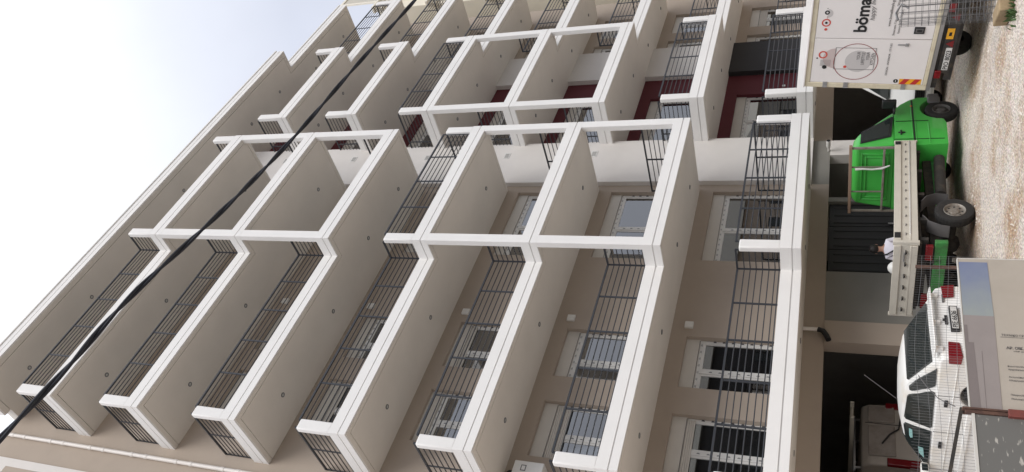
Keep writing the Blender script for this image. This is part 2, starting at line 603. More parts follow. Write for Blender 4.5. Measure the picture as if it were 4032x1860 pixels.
# loose stones on the ground (uncountable)
pb = MB()
for i in range(5200):
    x = rnd.uniform(7.5, 19.5)
    y = rnd.uniform(5.6, 11.6)
    r_ = rnd.uniform(0.008, 0.022) * (1.7 if rnd.random() < 0.05 else 1)
    z = ground_z(x, y)
    a = rnd.uniform(0, 6.3)
    c_, s_ = math.cos(a) * r_ * rnd.uniform(.8, 1.5), math.sin(a) * r_
    vv = [(x + c_, y + s_, z), (x - s_, y + c_, z + r_ * .1), (x - c_, y - s_, z), (x + s_, y - c_, z + r_ * .1), (x + rnd.uniform(-.4, .4) * r_, y + rnd.uniform(-.4, .4) * r_, z + r_ * rnd.uniform(.5, .9))]
    pb.add(vv, [(0, 1, 4), (1, 2, 4), (2, 3, 4), (3, 0, 4)])
tag(pb.build('loose_stones', 'pebble'), 'loose pale stones scattered over the dirt yard', 'stones', kind='stuff')

# ------------------------------------------------------------------ apartment building
Z1 = 0.9227 + CAMZ
def G(i):
    return Z1 + 3.0 * (i - 1)
X0, X1, X2 = 7.56, 12.96, 17.96
YA, YB, YW = 12.357, 13.027, 14.86
X3, X4, X5 = 20.08, 25.05, 30.5
YA2, YB2, YW2 = 13.11, 13.82, 15.65
BY1, BY2 = 14.70, 15.46            # fronts of the pale blocks
P1 = [(X0, YW), (X0, YB), (X1, YB), (X1, YA), (X2, YA), (X2, YW)]
P2 = [(X3, YW2), (X3, YA2), (X4, YA2), (X4, YB2), (X5, YB2), (X5, YW2)]
FW = 0.27

bld = empty('apartment_building', (18.0, 15.0, 0.0), world_children=True)
tag(bld, 'seven storey taupe apartment building with white framed balconies over open garages', 'building')

def balcony_mesh(path):
    mb = MB()
    band(mb, path, 0.0, 0.15, -0.18, -0.013, 0)
    band(mb, path, 0.03, 0.15, -0.013, 0.013, 0)
    band(mb, path, 0.0, 0.15, 0.013, 0.25, 0)
    band(mb, path, 0.045, 0.148, -0.192, -0.1801, 1)
    fill(mb, path, 0.162, -0.192, -0.02, 1)
    fill(mb, path, 0.151, -0.019, 0.05, 2)
    return mb.mesh('balcony', ['white', 'soffit', 'floor'])
BM1, BM2 = balcony_mesh(P1), balcony_mesh(P2)
floor_word = {1: 'first', 2: 'second', 3: 'third', 4: 'fourth', 5: 'fifth', 6: 'sixth', 7: 'seventh'}
bal = {}
def put(name, me, parent, loc, rz=0.0):
    o = bpy.data.objects.new(name, me)
    col.objects.link(o)
    o.parent = parent
    root = parent
    while root.parent is not None:
        root = root.parent
    if parent is bld:
        o.matrix_parent_inverse = WM[bld.name].inverted()
    o.location = loc
    o.rotation_euler = (0, 0, rz)
    return o
for i in range(1, 8):
    bal[1, i] = put('balcony', BM1, bld, (0, 0, G(i)))
    bal[2, i] = put('balcony', BM2, bld, (0, 0, G(i)))

# railings: every bar and post of the nearer stack is its own object; local to its balcony (origin at groove height)
bar_cache = {}
def bar_mesh(length, kind):
    key = (round(length, 3), kind)
    if key not in bar_cache:
        mb = MB()
        if kind == 'rail':
            mb.box(0, length, -0.022, 0.022, -0.02, 0.02)
        elif kind == 'post':
            mb.box(-0.022, 0.022, -0.009, 0.009, 0, length)
        else:
            mb.tube([(0, 0, 0), (length, 0, 0)], 0.0125, 6)
        bar_cache[key] = mb.mesh('railing_' + kind, 'iron')
    return bar_cache[key]
BARZ = [0.37, 0.50, 0.635, 0.77, 0.90, 1.03]
far_bars = MB()
def run(parent, gi, i, p, q, posts=True, joined=False, ends=True):
    p, q = Vector(p), Vector(q)
    d = q - p
    ln = d.length
    a = math.atan2(d.y, d.x)
    zz = [(z, 'bar') for z in BARZ] + [(1.18, 'rail')] + [(0.285, 'bar')]
    if not joined:
        for z, k in zz:
            put('top_rail' if k == 'rail' else 'railing_bar', bar_mesh(ln, k), parent, (p.x, p.y, z), a)
    else:
        dn = d.normalized()
        nn = Vector((-dn.y, dn.x))
        for z, k in zz:
            z += G(i)
            if k == 'rail':
                c = []
                for zz_ in (z - .02, z + .02):
                    c += [(p.x - nn.x * .022, p.y - nn.y * .022, zz_), (q.x - nn.x * .022, q.y - nn.y * .022, zz_), (q.x + nn.x * .022, q.y + nn.y * .022, zz_), (p.x + nn.x * .022, p.y + nn.y * .022, zz_)]
                far_bars.hexa(c)
            else:
                far_bars.tube([(p.x, p.y, z), (q.x, q.y, z)], 0.0125, 5)
    if posts:
        k = max(1, round(ln / 1.05))
        for j in range(k + 1):
            if not ends and j in (0, k):
                continue
            t = p + d * (j / k)
            put('railing_post', bar_mesh(0.97, 'post'), parent, (t.x, t.y, 0.22), a)
I = 0.085
for i in range(1, 8):
    b = bal[1, i]
    run(b, 1, i, (X0 + I, YW - .02), (X0 + I, YB + I))
    run(b, 1, i, (X0 + FW, YB + I), (X1 + I, YB + I))
    run(b, 1, i, (X1 + I, YB + I), (X1 + I, YA + .16))
    if i in (1, 4):
        run(b, 1, i, (X1 + FW, YA + I), (X2 - FW, YA + I))
    run(b, 1, i, (X2 - I, YA + .16), (X2 - I, YW - .02))
    b = bal[2, i]
    run(b, 2, i, (X3 + I, YW2 - .02), (X3 + I, YA2 + .16), joined=True)
    if i in (1, 2, 5):
        run(b, 2, i, (X3 + FW, YA2 + I), (X4 - FW, YA2 + I), joined=True)
    run(b, 2, i, (X4 - I, YA2 + .16), (X4 - I, YB2 + I), joined=True)
    run(b, 2, i, (X4 - I, YB2 + I), (X5 - FW, YB2 + I), joined=True)
    run(b, 2, i, (X5 - I, YB2 + I), (X5 - I, YW2 - .02), joined=True)
tag(far_bars.build('railing_bars', 'iron', bld), kind='stuff')

# white piers: tall frames linking balconies and short stubs on the others
def pier(x0, x1, y0, i, top, parent=bld):
    mb = MB()
    mb.box(x0, x1, y0, y0 + 0.15, G(i) + 0.24, top)
    return mb.build('frame_pier', 'white', parent, bevel=0.03, seg=3)
ST = 1.10
for (xa, xb) in ((X1 + .002, X1 + FW), (X2 - FW, X2 - .002)):
    pier(xa, xb, YA + .002, 1, G(1) + ST)
    for lo, hi in ((2, 4), (5, 7)):
        for k in range(lo, hi):
            mb = MB()
            mb.box(xa, xb, YA + .002, YA + .152, G(k) + 0.245, G(k + 1) - 0.178)
            mb.build('frame_pier', 'white', bld)
        pier(xa, xb, YA + .002, hi, G(hi) + ST)
for (xa, xb) in ((X3 + .002, X3 + FW), (X4 - FW, X4 - .002)):
    for k in (1, 2, 6, 7):
        pier(xa, xb, YA2 + .002, k, G(k) + ST)
    for k in (3, 4):
        mb = MB()
        mb.box(xa, xb, YA2 + .002, YA2 + .152, G(k) + 0.245, G(k + 1) - 0.178)
        mb.build('frame_pier', 'white', bld)
    pier(xa, xb, YA2 + .002, 5, G(5) + ST)
for i in range(1, 8):
    pier(X0 + .002, X0 + FW, YB + .002, i, G(i) + ST)
    pier(X5 - FW, X5 - .002, YB2 + .002, i, G(i) + ST)

# recessed ceiling lights under every balcony (local to the balcony above)
cl_m = MB()
cl_m.lathe([(0.062, 0.0), (0.062, -0.012), (0.042, -0.014), (0.040, -0.004)], lambda x, y, h: (x, y, h), 16, 0)
cl_m.lathe([(0.0, -0.006), (0.041, -0.006)], lambda x, y, h: (x, y, h), 16, 1)
CLM = cl_m.mesh('ceiling_light', ['lamp_ring', 'lens'], True)
for i in range(1, 8):
    for x, y in ((9.0, 14.0), (11.82, 14.02), (14.42, 13.71), (16.68, 13.72)):
        put('ceiling_light', CLM, bal[1, i], (x, y, -0.192))
    for x, y in ((21.52, 14.47), (23.72, 14.47), (26.4, 14.83), (29.27, 14.85)):
        put('ceiling_light', CLM, bal[2, i], (x, y, -0.192))

# roof slab
rp = [(X0, 14.42), (X0, 13.06), (X4, 13.06), (X4, YB2), (X5, YB2), (X5, YW2)]
mb = MB()
zr = G(8)
for (d0, z0, z1) in ((0.0, -.18, -.013), (.03, -.013, .013), (0.0, .013, .19), (-.03, .19, .25)):
    band(mb, rp, d0, .2, zr + z0, zr + z1, 0)
band(mb, rp, .05, .199, zr - .192, zr - .1801, 1)
q = offset_path(rp, .215)
q = [(q[0][0], YW2 + 3)] + q[1:-1] + [(q[-1][0], YW2 + 3)]
mb.prism(q, lambda u, v, w_: (u, v, w_), zr - .192, zr + .2, 1)
roof = mb.build('roof', ['white', 'soffit'], bld)
for x, y in ((8.93, 13.98), (11.74, 13.97), (14.6, 13.9), (16.9, 13.9), (21.4, 14.2), (23.7, 14.2), (26.5, 14.8), (29.3, 14.8)):
    o = link('ceiling_light', CLM, None)
    o.parent = roof
    o.location = (x, y, zr - .192)

# walls with window openings
WIN1 = [(8.72, 10.22), (10.95, 12.45), (15.05, 17.85)]
WIN2 = [(21.25, 24.0), (27.32, 28.05), (28.65, 30.16)]
RE = 0.30     # wall thickness
def wall_row(mb, xa, xb, y, z0, z1, openings, zb, zt, mi):
    mb.box(xa, xb, y, y + RE, zt, z1, mi)
    if zb > z0 + 1e-3:
        mb.box(xa, xb, y, y + RE, z0, zb, mi)
    x = xa
    for (a, b) in openings:
        mb.box(x, a, y, y + RE, zb, zt, mi)
        x = b
    mb.box(x, xb, y, y + RE, zb, zt, mi)
wl = MB()
for i in range(1, 8):
    zb, zt = G(i) + .05, G(i) + 2.42
    wall_row(wl, 6.56, 18.15, YW, G(i) - .19, G(i) + 2.81, WIN1, zb, zt, 0)
    wall_row(wl, 20.2, 25.2, YW2, G(i) - .19, G(i) + 2.81, [WIN2[0]], zb, zt, 1)
    wall_row(wl, 25.2, 31.7, YW2, G(i) - .19, G(i) + 2.81, WIN2[1:], zb, zt, 0)
wl.box(6.56, 18.15, YW, YW + RE, G(8) - .19, G(8) - .02, 0)
wl.build('wall', ['taupe', 'red'], bld)
# upper part of building behind the parapet keeps the roof closed
mb = MB()
mb.box(31.4, 31.7, YW2 + RE + .002, 30, 3.0, G(8) - .2, 0)
mb.build('side_wall', ['taupe'], bld)
bk = MB()
bk.box(18.15, 20.2, BY1, YW2 + RE, G(1) - .19, G(8) - .195, 0)
bk.build('pale_wall_block', 'block', bld)
bk = MB()
bk.box(25.2, 27.2, BY2, YW2 - .002, G(2) - .19, G(8) - .195, 0)
bk.build('pale_wall_block', 'block', bld)
bk = MB()
bk.box(25.2, 27.2, BY2, YW2 - .002, G(1) - .19, G(2) - .192, 0)
tag(bk.build('dark_wall_block', 'charcoal', bld), 'charcoal painted wall block on the lowest balcony')

# rooms behind the windows
rm = MB()
def room(xa, xb, y0, z0, z1):
    y1 = y0 + 4.0
    v = [(xa, y0, z0), (xb, y0, z0), (xb, y1, z0), (xa, y1, z0), (xa, y0, z1), (xb, y0, z1), (xb, y1, z1), (xa, y1, z1)]
    rm.add(v, [(0, 3, 2, 1), (4, 5, 6, 7), (1, 2, 6, 5), (2, 3, 7, 6), (3, 0, 4, 7)])
for i in range(1, 8):
    for (a, b_) in ((7.0, 10.6), (10.62, 14.4), (14.42, 18.1)):
        room(a, b_, YW + RE, G(i) + .05, G(i) + 2.75)
    for (a, b_) in ((20.5, 25.1), (25.12, 28.3), (28.32, 31.3)):
        room(a, b_, YW2 + RE, G(i) + .05, G(i) + 2.75)
rm.build('interior_walls', 'room', bld)

# windows: frame with shutter box, panes and film marks
def window(xa, xb, y, zb, zt, mull, shut, i):
    yf = y + 0.14
    fr = MB()
    t = 0.06
    fr.box(xa + .002, xa + t, yf, yf + .07, zb, zt - .33)
    fr.box(xb - t, xb - .002, yf, yf + .07, zb, zt - .33)
    fr.box(xa + t, xb - t, yf, yf + .07, zb, zb + .05)
    fr.box(xa + t, xb - t, yf, yf + .07, zt - .40, zt - .33)
    for m_ in mull:
        fr.box(m_ - .05, m_ + .05, yf - .012, yf + .065, zb + .05, zt - .40)
    fo = fr.build('window', 'pvc', bld, bevel=0.006, seg=1)
    bx = MB()
    bx.box(xa + .002, xb - .002, yf - .03, yf + .12, zt - .33, zt - .002, 0)
    bx.box(xa + .03, xb - .03, yf - .034, yf - .031, zt - .325, zt - .315, 1)
    link('shutter_box', bx.mesh('shutter_box', ['shutbox', 'film']), None).parent = fo
    es = [xa + t] + list(mull) + [xb - t]
    for k in range(len(es) - 1):
        a = es[k] + (.05 if k else 0)
        c = es[k + 1] - (.05 if k < len(es) - 2 else 0)
        s_ = MB()
        for (u0, u1, w0, w1) in ((a, a + .05, zb + .05, zt - .40), (c - .05, c, zb + .05, zt - .40), (a + .05, c - .05, zb + .05, zb + .11), (a + .05, c - .05, zt - .46, zt - .40)):
            s_.box(u0, u1, yf + .012, yf + .05, w0, w1)
        link('sash', s_.mesh('sash', 'pvc'), None).parent = fo
        p_ = MB()
        p_.box(a + .045, c - .045, yf + .028, yf + .034, zb + .10, zt - .45)
        link('pane', p_.mesh('pane', 'glass'), None).parent = fo
    fm = MB()
    for sx in [xa + .03, xb - .03] + list(mull):
        z = zb + .2
        while z < zt - .5:
            fm.box(sx - .012, sx - .004, yf - .0165, yf - .001, z, z + .07)
            fm.box(sx + .004, sx + .012, yf - .0165, yf - .001, z + .01, z + .06)
            z += .21
    x = xa + .12
    while x < xb - .15:
        fm.box(x, x + .07, yf - .0045, yf - .001, zt - .385, zt - .377)
        fm.box(x + .01, x + .06, yf - .0045, yf - .001, zt - .362, zt - .354)
        x += .2
    fmo = link('film_marks', fm.mesh('film_marks', 'film'), None)
    fmo.parent = fo
    fmo['kind'] = 'stuff'
    if shut > 0:
        z = zt - .335
        k = 0
        while k * .045 < shut:
            sm = MB()
            sm.prism([(0, 0), (.012, .006), (.012, .037), (0, .043)], lambda u, v, w_: (w_, yf - .012 - u, z - .045 + v), xa + .062, xb - .062)
            link('shutter_slat', sm.mesh('shutter_slat', 'shutbox'), None).parent = fo
            z -= .045
            k += 1
    return fo
for i in range(1, 8):
    zb, zt = G(i) + .05, G(i) + 2.42
    window(WIN1[0][0], WIN1[0][1], YW, zb, zt, [9.36], 0.34 if i in (2, 5) else (0.16 if i in (1, 4) else 0.0), i)
    window(WIN1[1][0], WIN1[1][1], YW, zb, zt, [11.52], 0.10 if i in (3, 6) else 0.0, i)
    window(WIN1[2][0], WIN1[2][1], YW, zb, zt, [16.38], 0.0, i)
    window(WIN2[0][0], WIN2[0][1], YW2, zb, zt, [22.6], 0.0, i)
    window(WIN2[1][0], WIN2[1][1], YW2, zb, zt, [], 0.0, i)
    window(WIN2[2][0], WIN2[2][1], YW2, zb, zt, [29.4], 0.25 if i in (1, 3, 6) else 0.0, i)

# small wall fittings
vg = MB()
vg.box(-.15, .15, -.012, 0, -.10, .10, 0)
vg.box(-.115, .115, -.0145, -.012, -.07, .07, 1)
for k in range(5):
    vg.box(-.115, .115, -.018, -.0145, -.064 + k * .028, -.054 + k * .028, 0)
VG = vg.mesh('vent_grille', ['pvc', 'garage'])
wb = MB()
wb.box(-.09, .09, -.06, 0, -.10, .10)
WB = wb.mesh('wall_box', 'pvc')
for i in range(1, 8):
    put('vent_grille', VG, bld, (19.55, BY1 - .001, G(i) + .31))
    o = put('wall_box', WB, bld, (12.78, YW - .001, G(i) + 2.40))
for i in (1, 2, 3):
    s_ = MB()
    s_.box(-.04, .04, -.03, 0, -.05, .05)
    s_.build('outlet_box', 'pvc', bld).location = (24.4, YW2 - .001, G(i) + .9)

# corner pilaster and downpipe on the open wall strip at the left end
mb = MB()
mb.box(5.0, 6.555, YW - .05, YW + RE, -.05, G(8) + .4, 0)
mb.box(5.05, 6.32, YW - .053, YW - .05, G(7) - .95, G(7) + 1.86, 1)
mb.build('corner_pilaster', ['block', 'taupe'], bld)
dp = MB()
dp.tube([(7.21, YW - .075, .1), (7.21, YW - .075, G(8) - .2)], .052, 12)
dpo = dp.build('downpipe', 'pipe', bld, smooth=True)
z = .8
while z < G(8) - .5:
    for dz in (0, .48):
        c_ = MB()
        c_.lathe([(.053, -.05), (.0605, -.05), (.0605, .05), (.053, .05)], lambda x, y, h: (7.21 + x, YW - .075 + y, z + dz + h), 12)
        link('pipe_collar', c_.mesh('pipe_collar', 'pipe', True), None).parent = dpo
    z += 1.5

# ground floor: lintels, walls, doors and the garages behind
LZ = G(1) - .645
SZ = G(1) - .191
gf = MB()
gf.box(6.56, 18.15, YW, YW + RE, LZ, SZ, 0)
gf.box(18.15, 20.15, YW, YW + RE, LZ, SZ, 3)
gf.box(20.15, 31.7, YW + .1, YW + .1 + RE, LZ - .05, SZ, 0)
gf.box(12.5, 13.13, YW - .07, YW + RE - .01, -.1, LZ - .002, 0)
gf.box(13.13, 14.8, YW + .01, YW + RE - .01, -.1, LZ - .002, 3)
gf.box(17.43, 17.6, YW + .005, YW + RE - .01, -.1, LZ - .002, 3)
gf.box(19.43, 20.12, YW - .02, YW + RE - .01, -.1, LZ - .002, 1)
gf.box(6.56, 6.86, YW + .01, YW + RE - .01, -.1, LZ - .002, 0)
gf.box(6.6, 31.6, YW + .02, 30, SZ, G(1) - .02, 2)           # slab over the garages
gf.box(6.6, 31.6, 26.0, 26.3, -.1, SZ, 2)                    # back wall
gf.box(6.58, 6.8, YW + RE, 26.0, -.1, SZ, 2)
gf.box(31.4, 31.6, YW + .5, 26.0, -.1, SZ, 2)
gf.box(14.6, 14.8, YW + RE, 26.0, -.1, SZ, 2)
gf.box(19.5, 19.9, YW + RE, 26.0, -.1, SZ, 2)
gf.box(17.6, 19.5, YW + 2.4, YW + 2.6, -.1, SZ, 3)           # grey wall inside the passage
gf.box(X3, 31.6, YW - .02, YW2 + .02, SZ - .0, G(1) - .03, 2)
gf.build('ground_floor_wall', ['taupe', 'block', 'garage', 'greywall'], bld)
for a in (14.8, 15.675, 16.55):
    d_ = MB()
    d_.box(a + .01, a + .865, YW + .10, YW + .15, .0, LZ - .03, 0)
    for k in range(3):
        d_.box(a + .12 + k * .28, a + .20 + k * .28, YW + .085, YW + .10, .15, LZ - .15, 0)
    do = d_.build('panel_door', 'dark_door', bld, bevel=.01)
    h_ = MB()
    h_.box(a + .06, a + .09, YW + .04, YW + .085, 1.0, 1.25)
    link('door_handle', h_.mesh('door_handle', 'steel'), None).parent = do
gp = MB()
gp.tube([(12.79, YW - .13, SZ + .02), (12.79, YW - .13, LZ + .12)], .045, 10, 0)
gp.tube([(12.79, YW - .13, LZ + .13), (12.75, YW - .13, LZ + .02), (12.62, YW - .12, LZ - .06), (12.5, YW - .12, LZ - .1)], .062, 10, 1)
gp.build('drain_elbow', ['pipe', 'black'], bld, smooth=True)

# things fixed to the building
bo = empty('wall_boiler', (8.15, 14.5, G(2) + 1.82))
mb = MB()
mb.box(-.21, .22, 0, .34, 0, .68)
mb.build('casing', 'pvc', bo, bevel=.02)
mb = MB()
mb.box(-.02, .12, -.003, 0, .38, .50, 0)
mb.box(.0, .1, -.005, -.003, .40, .48, 1)
mb.build('label_plate', ['inkgrey', 'pvc'], bo)
mb = MB()
mb.tube([(0, .15, .68), (0, .15, .78), (-.05, .2, .86)], .04, 8)
mb.build('flue', 'black', bo, smooth=True)
tag(bo, 'white boiler hung on the taupe wall above the second balcony', 'boiler')

sc = empty('security_light', (19.62, YW - .02, 2.72))
mb = MB()
mb.tube([(0, 0, 0), (0, -.1, .0), (-.02, -.2, .0)], .025, 8)
mb.lathe([(0, -.09), (.055, -.09), (.06, .05), (.05, .08), (0, .08)], lambda x, y, h: (-.03 + x, -.27 + h * 1.3, .0 + y), 12)
mb.build('housing', 'pvc', sc, smooth=True)
mb = MB()
mb.lathe([(0, 0), (.048, 0), (.05, .012)], lambda x, y, h: (-.03 + x, -.39 - h * .5, y), 12)
mb.build('front_lens', 'black', sc, smooth=True)
tag(sc, 'white security camera on the column beside the open passage', 'camera')

# ------------------------------------------------------------------ vehicles: shared pieces
def wheel(parent, x, y, z, r, wd, side, rimmat, rr=0.55, hub='grime', holes=8):
    """side -1: outer face towards -y, +1 towards +y"""
    fn = lambda a, b, h: (x + a, y + side * h, z + b)
    t = MB()
    w2 = wd / 2
    t.lathe([(r * rr, -w2 * .8), (r * .82, -w2), (r * .95, -w2 * .92), (r, -w2 * .6), (r, w2 * .6), (r * .95, w2 * .92), (r * .82, w2), (r * rr, w2 * .8)], fn, 36)
    for k in range(36):       # tread blocks
        a = 2 * math.pi * k / 36
        c_, s_ = math.cos(a), math.sin(a)
        for hh in (-w2 * .45, w2 * .1):
            p = []
            for q_ in (r * .995, r * 1.012):
                for (da, dh) in ((-.05, 0), (.05, 0), (.05, w2 * .4), (-.05, w2 * .4)):
                    p.append(fn(q_ * math.cos(a + da), q_ * math.sin(a + da), hh + dh))
            t.hexa(p)
    wo_ = t.build('wheel', 'rubber', parent, smooth=True)
    m = MB()
    m.lathe([(r * rr * 1.02, w2 * .78), (r * rr * .98, w2 * .92), (r * rr * .90, w2 * .80), (r * rr * .84, w2 * .42), (r * rr * .5, w2 * .40), (r * rr * .42, w2 * .68), (r * rr * .2, w2 * .72), (0, w2 * .72)], fn, 28)
    link('rim', m.mesh('rim', rimmat, True), None).parent = wo_
    h_ = MB()
    for k in range(holes):
        a = 2 * math.pi * k / holes
        p = []
        for q_ in (w2 * .405, w2 * .43):
            for (dr, da) in ((.60, -.13), (.60, .13), (.76, .11), (.76, -.11)):
                p.append(fn(r * rr * dr * math.cos(a + da), r * rr * dr * math.sin(a + da), q_))
        h_.hexa(p)
    link('rim_holes', h_.mesh('rim_holes', 'black'), None).parent = wo_
    return wo_

def arc(cx, cz, r, a0, a1, n):
    return [(cx + r * math.cos(R(a0 + (a1 - a0) * k / n)), cz + r * math.sin(R(a0 + (a1 - a0) * k / n))) for k in range(n + 1)]

# ------------------------------------------------------------------ green flatbed truck
gt = empty('flatbed_truck', (13.05, 11.39, ground_z(13.05, 11.39)), (0, R(.3), R(3)))
tag(gt, 'bright green flatbed truck with dull aluminium drop sides beside the dark doors', 'truck')
TW = 1.84
def side_xyz(inset=0.0):
    return lambda u, v, w_: (u, w_, v)
# lower cab with wheel arch
low = [(2.38, .29), (2.36, .75), (2.40, 1.32), (3.80, 1.30), (4.02, 1.17), (4.22, .96), (4.30, .80), (4.31, .50), (4.24, .36)] + arc(3.82, .34, .43, 2, 178, 12)[0:] + [(3.36, .31), (3.20, .27)]
mb = MB()
mb.prism(low, lambda u, v, w_: (u, w_, v), 0.02, TW - .02)
cab = mb.build('cab', 'green', gt, bevel=.045, seg=3)
# greenhouse
mb = MB()
T = .14
base = [(2.41, .03), (3.80, .06), (3.80, TW - .06), (2.41, TW - .03)]
top = [(2.46, T), (3.04, T + .02), (3.04, TW - T - .02), (2.46, TW - T)]
mb.add([(p[0], p[1], 1.31) for p in base] + [(2.47, T, 2.08), (3.06, T + .02, 2.02), (3.06, TW - T - .02, 2.02), (2.47, TW - T, 2.08)] + [(2.56, T + .1, 2.17), (2.92, T + .12, 2.15), (2.92, TW - T - .12, 2.15), (2.56, TW - T - .1, 2.17)],
       [(0, 1, 2, 3), (0, 1, 5, 4), (1, 2, 6, 5), (2, 3, 7, 6), (3, 0, 4, 7), (4, 5, 9, 8), (5, 6, 10, 9), (6, 7, 11, 10), (7, 4, 8, 11), (8, 9, 10, 11)])
mb.build('cab_roof', 'green', gt, bevel=.05, seg=3)
def ysd(x, z):      # near side wall of the greenhouse
    t = (z - 1.31) / (2.08 - 1.31)
    return .03 + (T - .03) * t
def side_panel(name, pts, m, parent, out=.012, th=.01):
    mb = MB()
    n = len(pts)
    v = [(p[0], ysd(*p) - out, p[1]) for p in pts] + [(p[0], ysd(*p) - out + th, p[1]) for p in pts]
    f = [tuple(range(n)), tuple(range(2 * n - 1, n - 1, -1))] + [(i, (i + 1) % n, n + (i + 1) % n, n + i) for i in range(n)]
    mb.add(v, f)
    return mb.build(name, m, parent)
side_panel('window_seal', [(2.60, 2.01), (3.06, 1.99), (3.53, 1.36), (3.50, 1.32), (2.72, 1.39)], 'black', gt, .012)
side_panel('side_window', [(2.645, 1.975), (3.035, 1.955), (3.44, 1.385), (2.76, 1.435)], 'carglass', gt, .017)
mb = MB()
mb.add([(3.77, .16, 1.36), (3.77, TW - .16, 1.36), (3.10, TW - .24, 2.00), (3.10, .24, 2.00)], [(0, 1, 2, 3)])
for i in range(4):
    p = mb.v[i]
    mb.v[i] = (p[0] + .035, p[1], p[2] + .035)
mb.build('windscreen', 'carglass', gt)
# door seams and swage lines
mb = MB()
mb.box(2.575, 2.585, .006, .03, .35, 1.32)
mb.box(3.30, 3.31, .006, .03, .62, 1.28)
mb.build('door_seam', 'black', gt)
for z_ in (.885, .955):
    mb = MB()
    mb.box(2.40, 4.20 if z_ > .9 else 3.40, .008, .03, z_ - .008, z_ + .008)
    mb.build('swage_line', 'green', gt, bevel=.006)
mb = MB()
mb.box(2.40, 4.18, .010, .03, .91, .935)
mb.build('side_groove', 'black', gt)
mb = MB()
mb.box(2.42, 3.22, .008, .03, .62, .645)
mb.build('swage_line', 'green', gt, bevel=.008)
mb = MB()
mb.box(2.76, 2.92, -.018, .03, 1.165, 1.20)
mb.box(2.83, 2.85, -.012, .03, 1.10, 1.24)
mb.build('door_handle', 'black', gt, bevel=.01)
mb = MB()
mb.box(3.52, 3.82, -.16, -.02, 1.28, 1.33)
mb.box(3.70, 3.80, -.28, -.07, 1.26, 1.56)
mb.build('wing_mirror', 'black', gt, bevel=.025)
mb = MB()
mb.box(4.26, 4.42, -.02, TW + .02, .36, .60)
mb.box(4.05, 4.30, -.02, .05, .34, .60)
mb.build('front_bumper', 'inkgrey', gt, bevel=.04)
mb = MB()
mb.box(3.91, 3.96, .004, .03, .925, .965)
mb.build('side_lamp', 'orange', gt, bevel=.008)
for yy in (.08, TW - .38):
    mb = MB()
    mb.box(4.22, 4.325, yy, yy + .30, .68, .86)
    mb.build('headlight', 'clear', gt, bevel=.03)
mb = MB()
mb.box(4.25, 4.318, .45, TW - .45, .68, .84)
mb.build('grille', 'black', gt, bevel=.01)
# cab rear wall pressing
for (y0, y1, z0, z1) in ((.28, TW - .28, 1.42, 1.98), (.36, TW - .36, 1.50, 1.90)):
    mb = MB()
    t = .028
    for (a, b_, c_, d_) in ((y0, y1, z0, z0 + t), (y0, y1, z1 - t, z1), (y0, y0 + t, z0 + t, z1 - t), (y1 - t, y1, z0 + t, z1 - t)):
        mb.hexa([(2.385 + .045 * (k - 1.3) / .8, yy, k) for k in (c_, d_) for yy in ()] or
                [(2.385 + .06 * (c_ - 1.3), a, c_), (2.43 + .06 * (c_ - 1.3), a, c_), (2.43 + .06 * (c_ - 1.3), b_, c_), (2.385 + .06 * (c_ - 1.3), b_, c_),
                 (2.385 + .06 * (d_ - 1.3), a, d_), (2.43 + .06 * (d_ - 1.3), a, d_), (2.43 + .06 * (d_ - 1.3), b_, d_), (2.385 + .06 * (d_ - 1.3), b_, d_)])
    mb.build('rear_wall_pressing', 'green', gt, bevel=.012)
# load bed
def bz(x):
    return 1.440 - .034 * (x + .95)
BH = .415
def slab(mb, xa, xb, ya, yb, za, zb, mi=0):   # z given relative to the bed-side top line
    mb.hexa([(xa, ya, bz(xa) + za), (xb, ya, bz(xb) + za), (xb, yb, bz(xb) + za), (xa, yb, bz(xa) + za),
             (xa, ya, bz(xa) + zb), (xb, ya, bz(xb) + zb), (xb, yb, bz(xb) + zb), (xa, yb, bz(xa) + zb)], mi)
mb = MB()
slab(mb, -.93, 2.34, .03, TW + .02, -.40, -.33)
mb.build('bed_floor', 'wood', gt)
mb = MB()
slab(mb, -.92, 2.42, -.02, .012, -BH, 0, 0)
slab(mb, -.92, 2.42, -.045, -.02, -.125, 0, 0)
slab(mb, -.92, 2.42, -.045, -.02, -.30, -.265, 0)
slab(mb, -.92, 2.42, -.038, -.02, -BH, -.302, 0)
slab(mb, -.75, 2.42, -.052, -.045, -.295, -.272, 1)
ds = mb.build('drop_side', ['alu', 'alu_line'], gt, bevel=.004, seg=1)
for k in range(12):
    x = -.72 + k * .275
    mb = MB()
    slab(mb, x - .035, x + .035, -.030, -.019, -.212, -.202)
    slab(mb, x - .012, x + .012, -.045, -.030, -.222, -.206)
    link('rope_hook', mb.mesh('rope_hook', 'inkgrey'), None).parent = ds
for x in (-.86, 2.28):
    mb = MB()
    slab(mb, x, x + .16 if x < 0 else x + .12, -.052, -.044, -.118, -.012)
    link('latch', mb.mesh('latch', 'black'), None).parent = ds
for (a, b_, c_, d_) in ((-.99, -.92, -.045, .03), (2.42, 2.45, -.04, .03), (-.99, -.92, TW, TW + .06)):
    mb = MB()
    slab(mb, a, b_, c_, d_, -.44, .012)
    mb.build('corner_post', 'alu', gt, bevel=.006)
